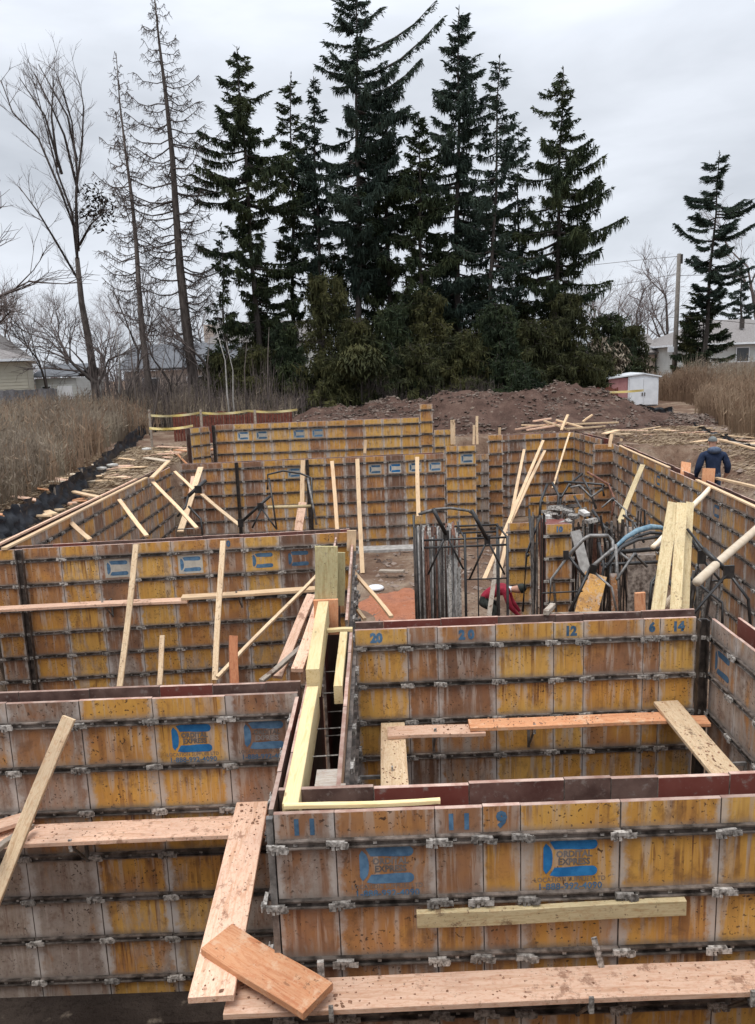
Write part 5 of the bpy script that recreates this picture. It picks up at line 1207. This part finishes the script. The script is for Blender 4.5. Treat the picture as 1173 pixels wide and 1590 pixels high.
spruce('narrow spruce with thin spire third in the row', 487, 118, 500, 610, 46, 1.7, 13, .16, 90, .30, FOLB, 1.1, .34, lambda f: min(1, (1 - f) * 1.8 + .05))
spruce('tallest spruce with long branches reaching right', 553, -18, 559, 610, 46, 2.3, 14, .24, 150, .28, FOLB, 1.2, .45, lambda f: min(1, (1 - f) * 2.4 + .3),
       extra=((.86, .15, 4.4), (.80, -.1, 4.8), (.76, .3, 3.8), (.72, -.05, 3.3)))
spruce('dark spruce directly right of the tallest', 598, 130, 606, 610, 47, 2.0, 15, .20, 110, .28, FOL, 1.2, .42, lambda f: min(1, (1 - f) * 2.2 + .15))
spruce('dense medium spruce before the second tallest', 650, 180, 658, 610, 45, 2.3, 16, .18, 110, .28, FOL, 1.3, .42, lambda f: min(1, (1 - f) * 2.0 + .08))
spruce('second tallest spruce with tapering bluish crown', 713, 12, 708, 610, 46, 2.5, 17, .24, 150, .24, FOLB, 1.2, .42, lambda f: min(1, (1 - f) * 1.9 + .10))
spruce('sparse leaning spruce with sickly needles', 777, 84, 756, 610, 45, 2.1, 18, .17, 95, .24, FOLB, .85, .38, lambda f: min(1, (1 - f) * 1.8 + .10))
spruce('very thin spruce between the sparse and the rightmost', 806, 190, 803, 610, 48, 1.6, 19, .12, 70, .2, FOLB, .8, .34, cyl)
spruce('rightmost spruce of the row with wide drooping right side', 875, 104, 858, 610, 46, 3.1, 20, .21, 105, .30, FOL, 1.15, .5, lambda f: min(1, (1 - f) * 1.9 + .06), extra=((.88, 2.9, 1.5), (.93, 3.0, 1.2)))
spruce('thin dark sapling spruce left of the row', 343, 350, 352, 620, 44, .9, 22, .10, 40, .3, FOL, .7, .3)
def pineprof(f): return (.62 if f > .55 else .42) * min(1, (1 - f) * 2.4 + .1) / .62 if f > .3 else .35
spruce('lone one-sided pine in front of the right bungalow', 1118, 236, 1090, 600, 56, 3.0, 23, .20, 66, .30, FOLB, 2.2, .16, pineprof, up=.06)
spruce('small dark spruce at the right edge beyond the pine', 1152, 400, 1150, 600, 74, 2.8, 27, .2, 60, .3, FOLB, .9, .3, lambda f: min(1, (1 - f) ** 1.5 * 2.0 + .02))
# low evergreens
EV = [(395, 500, 1.7, 42.5, 'left rounded'), (450, 455, 1.8, 43.5, 'tall ragged'), (505, 425, 2.2, 43, 'broad drooping'), (560, 450, 2.1, 42.5, 'dense middle'), (615, 445, 2.1, 43, 'dark full'), (668, 430, 2.0, 43.5, 'upright'), (720, 470, 2.2, 42.5, 'green spreading'),
      (775, 455, 2.1, 43, 'bushy olive'), (830, 470, 2.2, 43, 'wide olive'), (885, 440, 2.3, 43.5, 'open-topped'), (940, 470, 2.4, 50, 'right rounded'), (978, 500, 1.8, 53, 'rightmost'), (645, 520, 2.4, 41.5, 'low front dark'), (800, 540, 2.4, 41.5, 'low front olive'), (520, 545, 2.2, 41.5, 'low front left'), (420, 440, 2.2, 48, 'back left tall'), (535, 400, 2.3, 48, 'back tall feathery'), (590, 420, 2.3, 48.5, 'back middle'), (640, 400, 2.3, 48, 'back tall dark'), (695, 430, 2.3, 48, 'back olive'), (750, 440, 2.3, 48.5, 'back right feathery'), (810, 430, 2.2, 48, 'back right tall'), (870, 455, 2.4, 48, 'back far right'), (345, 530, 1.8, 44, 'small outlying left'), (910, 520, 2.4, 46, 'broad right')]
for i, (u, v, w, y, nm) in enumerate(EV):
    R = random.Random(200 + i); b = at(u, 600, y); h = (py(u, v, y).z - b.z) * R.uniform(.8, 1.15)
    t = thing('evergreen_shrub', f'{nm} evergreen shrub at the foot of the spruce row', 'evergreen shrub', b)
    tr = MB(); tr.tube([(0, 0, -.2), (.05, 0, h * .5), (0, .1, h * .85)], [.11, .07, .02], 6); tr.build('trunk', BARKD, t, True)
    V = []; F = []
    def spr(p, d, w_):
        s = d.cross(Vector((R.gauss(0, 1), R.gauss(0, 1), 0))); s = s.normalized() * w_ if s.length > 1e-6 else Vector((w_, 0, 0)); k = len(V)
        V.extend([p - s * .5, p + d * .45 - s, p + d, p + d * .45 + s]); F.append((k, k + 1, k + 2, k + 3))
    br = MB()
    for k in range(170):
        f = R.uniform(.02, 1) ** .85; a = R.uniform(0, 6.28); l = w * (1 - .62 * f) * R.choice((.35, .6, .8, 1, 1.25)) * R.uniform(.85, 1.2); o_ = Vector((math.cos(a), math.sin(a), 0))
        Q = [Vector((0, 0, h * f * .93)) + o_ * l * s + Vector((0, 0, l * (.20 * s - .32 * s * s))) for s in (0, .35, .7, 1)]
        Q = [q + Vector((R.gauss(0, .12), R.gauss(0, .12), R.gauss(0, .10))) * (i_ > 0) for i_, q in enumerate(Q)]; br.tube(Q, [.03, .02, .014, .006], 3, cap=False)
        for m in range(int(14 + l * 12)):
            s = R.random() ** .55 * 2.999; j = int(s); q = Q[j].lerp(Q[j + 1], s - j); sd = o_.cross(Vector((0, 0, 1))) * R.choice((-1, 1))
            e = (sd * R.uniform(.3, 1) + o_ * R.uniform(0, .8)).normalized() * R.uniform(.10, .30); e.z += R.gauss(-.05, .12); spr(q, e, .036 * R.uniform(.6, 1.4)); spr(q + e * .4, e * .7 + Vector((R.gauss(0, .1), R.gauss(0, .1), R.gauss(0, .1))), .026)
            spr(q + e * R.uniform(.2, 1), Vector((R.gauss(0, .05), R.gauss(0, .05), -R.uniform(.15, .55))), .028 * R.uniform(.6, 1.3))
    br.build('branches', BARKD, t); mb = MB(); mb.v = [tuple(q) for q in V]; mb.f = F; mb.m = [0] * len(F); mb.build('foliage', FOLO if i % 3 != 1 else FOL, t)
# dark evergreen at base of lone pine
spruce('dark broad evergreen around the foot of the lone pine', 1092, 452, 1092, 600, 57, 2.1, 31, .13, 70, .02, FOL, 1.3, .3, lambda f: 1 - .65 * f)
spruce('smaller dark evergreen left of the lone pine foot', 1070, 492, 1070, 600, 58, 1.3, 32, .10, 45, .02, FOLO, 1.2, .3, lambda f: 1 - .5 * f)
for i, (u, v, y, r, lab, m) in enumerate([(560, 560, 40, (1.2, 1, .9), 'grey-green weeping bush low before the evergreens', FOLO), (935, 560, 49, (1.8, 1, 1.5), 'brown twiggy bush behind the shed', GRASS)]):
    t = thing('bush', lab, 'bush', at(u, v, y)); R = random.Random(300 + i); q = py(u, v, y) - t.location
    sm = MB(); sm.tube([(0, 0, -.1), (0, 0, q.z)], [.06, .03], 5); sm.build('stem', BARKD, t)
    sprig_cloud(1600, q, r, R, .4, .6, .05, True).build('foliage', m, t)

# distant tree line
mb = MB(); R = random.Random(9)
for i in range(900):
    u = R.uniform(-130, 130); y = R.uniform(125, 175); h = 5.5 + 2.5 * fbm(u, 0, .06, 3) + R.uniform(0, 1.5); p = Vector((u, y, 0)); mb.tube([p, p + Vector((R.gauss(0, .3), 0, h * .6)), p + Vector((R.gauss(0, .8), 0, h))], [.14, .08, .02], 3, cap=False)
    for k in range(9):
        a = p + Vector((0, 0, h * R.uniform(.3, .9))); d = Vector((R.gauss(0, 1.3), R.gauss(0, .5), R.uniform(.6, 2.2))); mb.tube([a, a + d], [.05, .012], 3, cap=False)
tag(mb.build('distant_trees', TWIGR), 'bare grey tree line far beyond the houses', 'tree line', kind='stuff')

# ------------------------------------------------------------------ houses
def window(t, x, z, w, h, y=0, frame=WHITE, mull=True):
    f = MB(); b = .07
    f.box(x - w / 2 - b, x + w / 2 + b, y - .06, y - .002, z - b, z); f.box(x - w / 2 - b, x + w / 2 + b, y - .06, y - .002, z + h, z + h + b)
    f.box(x - w / 2 - b, x - w / 2, y - .06, y - .002, z + .0005, z + h - .0005); f.box(x + w / 2, x + w / 2 + b, y - .06, y - .002, z + .0005, z + h - .0005)
    if mull: f.box(x - .025, x + .025, y - .058, y - .046, z + .001, z + h - .001)
    fo = f.build('window', frame, t); g = MB(); g.box(x - w / 2 + .001, x + w / 2 - .001, y - .045, y - .026, z + .001, z + h - .001); g.build('pane', GLASS, fo)
def siding(t, x0, x1, y0, y1, z0, z1, mat, n=None, name='wall'):
    mb = MB(); mb.box(x0 + .04, x1 - .04, y0 + .04, y1, z0, z1); mb.build(name, mat, t)
    s = MB(); n = n or int((z1 - z0) / .2)
    h = (z1 - z0) / n; V = []
    for i in range(n):
        a = z0 + i * h
        for (xa, ya, xb, yb) in ((x0, y0, x1, y0), (x1, y0, x1, y1), (x0, y1, x0, y0)):
            d = Vector((xb - xa, yb - ya, 0)).normalized(); nr = Vector((d.y, -d.x, 0)) * .0
            o1 = Vector((d.y, -d.x, 0)) * .022; A = Vector((xa, ya, 0)); B = Vector((xb, yb, 0))
            s.add([A + o1 + Vector((0, 0, a)), B + o1 + Vector((0, 0, a)), B + Vector((0, 0, a + h)), A + Vector((0, 0, a + h)), A + Vector((0, 0, a + .0001)), B + Vector((0, 0, a + .0001))], [(0, 1, 2, 3), (4, 5, 1, 0)])
    tag(s.build('siding_boards', mat, t), kind='stuff')
def hip(t, x0, x1, y0, y1, z, h, mat, ov=.5, th=.16):
    x0 -= ov; x1 += ov; y0 -= ov; y1 += ov; r = (y1 - y0) / 2; m = MB()
    V = [(x0, y0, z), (x1, y0, z), (x1, y1, z), (x0, y1, z), (x0 + r, y0 + r, z + h), (x1 - r, y0 + r, z + h)]
    m.add(V, [(0, 1, 5, 4), (1, 2, 5), (2, 3, 4, 5), (3, 0, 4)])
    ro = m.build('roof', mat, t); f = MB(); f.box(x0, x1, y0, y1, z - th, z - .002); f.build('eaves', WHITE, t); return ro
def gable(t, x0, x1, y0, y1, z, h, mat, ov=.3, along='x'):
    m = MB(); x0 -= ov; x1 += ov; y0 -= ov; y1 += ov; th = .08
    if along == 'x':
        ym = (y0 + y1) / 2; V = [(x0, y0, z), (x1, y0, z), (x1, ym, z + h), (x0, ym, z + h), (x0, y1, z), (x1, y1, z)]
    else:
        xm = (x0 + x1) / 2; V = [(x0, y0, z), (x0, y1, z), (xm, y1, z + h), (xm, y0, z + h), (x1, y0, z), (x1, y1, z)]
    V2 = [(a, b, c - th) for a, b, c in V]
    m.add(V + V2, [(0, 1, 2, 3), (3, 2, 5, 4), (9, 8, 7, 6), (10, 11, 8, 9), (0, 6, 7, 1), (4, 5, 11, 10), (0, 3, 9, 6), (3, 4, 10, 9), (1, 7, 8, 2), (2, 8, 11, 5)]); return m.build('roof', mat, t)
# cream house at left
hl = thing('house', 'cream sided house with brown roof at the left edge', 'house', (-27.5, 47.85, .2), R_(21))
siding(hl, 0, 6.0, 0, 9, 0, 3.75, SIDING); hip(hl, 0, 6.0, 0, 9, 3.95, 1.7, SHINGLE, .45); window(hl, 3.5, 2.35, 1.1, .85)
mb = MB(); mb.box(2.3, 2.5, 3.9, 4.1, 5.0, 5.9); mb.build('vent_pipe', STEEL, hl)
h2 = thing('house', 'small grey roofed garage between the cream house and the trees', 'garage', (-24.9, 58, .3))
siding(h2, 0, 3.0, 0, 6, 0, 2.6, SIDINGW); gable(h2, 0, 3.0, 0, 6, 2.75, .9, SHINGLEG, .25, 'x'); mb = MB(); mb.box(1.6, 2.7, -.05, -.002, .1, 2.0); mb.build('door', WHITE, h2); window(h2, .8, 1.2, .6, .8)
h3 = thing('house', 'long low house with blue-grey roof half hidden by the bare trees', 'house', (-19.5, 62, .5))
siding(h3, 0, 8.5, 0, 8, 0, 2.7, BRICKM); gable(h3, 0, 8.5, 0, 8, 2.9, 2.0, SHINGLEG, .4, 'x'); window(h3, 2, 1.0, 1.2, 1.1); window(h3, 5.5, 1.0, 1.2, 1.1)
h4 = thing('house', 'two-storey white house behind the left spruces', 'house', (-13.2, 66, .5))
siding(h4, 0, 8.5, 0, 8, 0, 4.6, SIDINGW); gable(h4, 0, 8.5, 0, 8, 4.8, 1.9, SHINGLE, .4, 'x')
for x in (1.2, 3.3, 6.6): window(h4, x, 3.2, 1.1, .9)
for x in (1.6, 4.6): window(h4, x, .9, 1.2, 1.0)
mb = MB(); mb.box(-.9, -.1, 1, 2, 0, 6.4); mb.build('chimney', BRICKM, h4)
# bungalow at right
hr = thing('house', 'pale bungalow with brown hipped roof at the right edge', 'bungalow', (25.2, 66, .5))
siding(hr, 0, 13, 0, 9, 0, 3.1, SIDINGW); hip(hr, 0, 13, 0, 9, 3.3, 2.1, SHINGLE, .5)
window(hr, 5.9, 1.75, 1.0, 1.1, mull=False); window(hr, 2.1, 1.2, 1.3, 1.3); window(hr, 9.5, 1.6, 1.2, 1.1)
mb = MB(); mb.box(1.1, 1.4, -.62, -.51, .2, 3.05); mb.build('downpipe', WHITE, hr); mb = MB(); mb.box(6.6, 6.9, 2.0, 2.3, 4.5, 5.3); mb.build('vent_pipe', STEEL, hr)
gr = thing('house', 'brown roofed wing left of the bungalow behind the utility pole', 'house', (21.6, 69.5, .5))
siding(gr, 0, 3.4, 0, 6, 0, 2.6, BRICKM); gable(gr, 0, 3.4, 0, 6, 2.8, 1.7, SHINGLE, .4, 'x')
mb = MB(); p = py(1062, 545, 60); mb.box(0, 8.5, 0, .12, 0, 1.3)
for i in range(29): mb.box(.02 + i * .293, .27 + i * .293, -.03, -.002, .02, 1.28)
o = mb.build('garden_wall', BRICKM); o.location = (27.0, 61, .9); tag(o, 'low pinkish garden wall in front of the right bungalow', 'garden wall')
# fence at left
ft = thing('board_fence', 'grey wooden board fence in front of the cream house', 'fence', (-23.9, 46, .3))
bmx = MB(); bmx.box(0, .15, 0, .02, 0, 1.95); bme = bmx.mesh('fence_board', FENCEM)
for i in range(34):
    o = link('fence_board', bme, ft, (i * .158, 0, rnd.uniform(-.03, .03)))
mb = MB(); mb.box(0, 5.35, .021, .07, 1.3, 1.4); mb.build('fence_rail', FENCEM, ft)
ft = thing('board_fence', 'low grey slat fence seen through the bare trunks', 'fence', (-12.4, 52, .5))
for i in range(6):
    mb = MB(); mb.box(0, 4.5, 0, .03, .1 + i * .28, .32 + i * .28); mb.build('fence_board', BRICKM, ft)
ft = thing('board_fence', 'dark board fence beneath the left spruces', 'fence', (-7.6, 51, .5))
for i in range(26): link('fence_board', bme, ft, (i * .158, 0, -.1 + rnd.uniform(-.03, .03)))
mb = MB(); mb.box(0, .5, 0, .3, 0, 2.0); o = mb.build('white_post', WHITE); o.location = (-3.9, 51.5, .4); tag(o, 'white post end beside the dark board fence', 'post')
# shed
a = py(975, 627, 45); b = py(1022, 627, 45); W_ = b.x - a.x; sh = thing('garden_shed', 'white doored garden shed with faded red side', 'shed', (a.x, 45, .05), R_(0))
mb = MB(); mb.box(-1.1, W_, .06, 2.2, 0, 1.62); mb.build('wall', PINKW, sh)
mb = MB(); mb.box(0, W_, 0, .058, 0, 1.66); mb.add([(0, 0, 1.662), (W_, 0, 1.662), (W_ * .5, 0, 1.80), (0, .05, 1.662), (W_, .05, 1.662), (W_ * .5, .05, 1.80)], [(0, 1, 2), (5, 4, 3), (0, 3, 4, 1), (1, 4, 5, 2), (2, 5, 3, 0)]); mb.build('front_frame', WHITE, sh)
for x0 in (.08, W_ / 2 + .01):
    mb = MB(); mb.box(x0, x0 + W_ / 2 - .09, -.035, -.003, .05, 1.55); d = mb.build('door', WHITE, sh)
    for k in range(1): hm = MB(); hx = W_ / 2 + (-.09 if x0 < .5 else .05); hm.box(hx, hx + .05, -.07, -.036, .55, .75); hm.build('handle', STEEL, d)
mb = MB(); V = [(-1.2, -.10, 1.64), (W_ * .5, -.10, 1.86), (W_ + .14, -.10, 1.66), (-1.2, 2.3, 1.66), (W_ * .5, 2.3, 1.90), (W_ + .14, 2.3, 1.68)]
V2 = [(x, y, z - .07) for x, y, z in V]; mb.add(V + V2, [(0, 1, 4, 3), (1, 2, 5, 4), (9, 10, 7, 6), (10, 11, 8, 7), (0, 6, 7, 1), (1, 7, 8, 2), (3, 4, 10, 9), (4, 5, 11, 10), (0, 3, 9, 6), (2, 8, 11, 5)]); mb.build('roof', WHITE, sh)
# utility pole and wires
pt = py(1055, 394, 58); pb = py(1047, 575, 58); pole = thing('utility_pole', 'wooden utility pole in front of the right bungalow', 'utility pole', (pb.x, 58, gz(pb.x, 58)))
mb = MB(); mb.tube([(0, 0, -.3), (pt.x - pb.x, 0, pt.z - gz(pb.x, 58))], [.19, .14], 10); mb.build('shaft', PALEB if False else simple('weathered_pole', (.13, .115, .10), (.20, .18, .16), 8, .9), pole, True)
mb = MB(); z = pt.z - gz(pb.x, 58); mb.tube([(.25, -.1, z - .7), (.25, -.1, z - .05)], .09, 8); mb.build('transformer', STEEL, pole)
mb = MB(); mb.box(-.5, -.1, -.1, .1, 2.8, 3.2); mb.build('junction_box', WHITE, pole)
for i, (pts, lab) in enumerate([([(700, 438, 90), (900, 412, 72), (1053, 398, 58)], 'topmost overhead wire left of the utility pole'), ([(890, 452, 72), (960, 444, 66), (1052, 425, 58)], 'second overhead wire left of the utility pole'),
    ([(950, 503, 66), (1000, 499, 62), (1050, 492, 58)], 'low overhead cable left of the utility pole'), ([(1056, 428, 58), (1110, 425, 55), (1190, 432, 52)], 'overhead wire running right from the utility pole'), ([(1052, 492, 58), (1110, 496, 55), (1190, 505, 52)], 'low cable running right from the utility pole')]):
    P = [py(*p) for p in pts]; mb = MB(); Q = []
    for k in range(11): t_ = k / 10; Q.append(P[0] * (1 - t_) ** 2 + P[1] * 2 * t_ * (1 - t_) + P[2] * t_ * t_)
    mb.tube(Q, .018, 4); tag(mb.build('overhead_wire', STEEL), lab, 'wire')
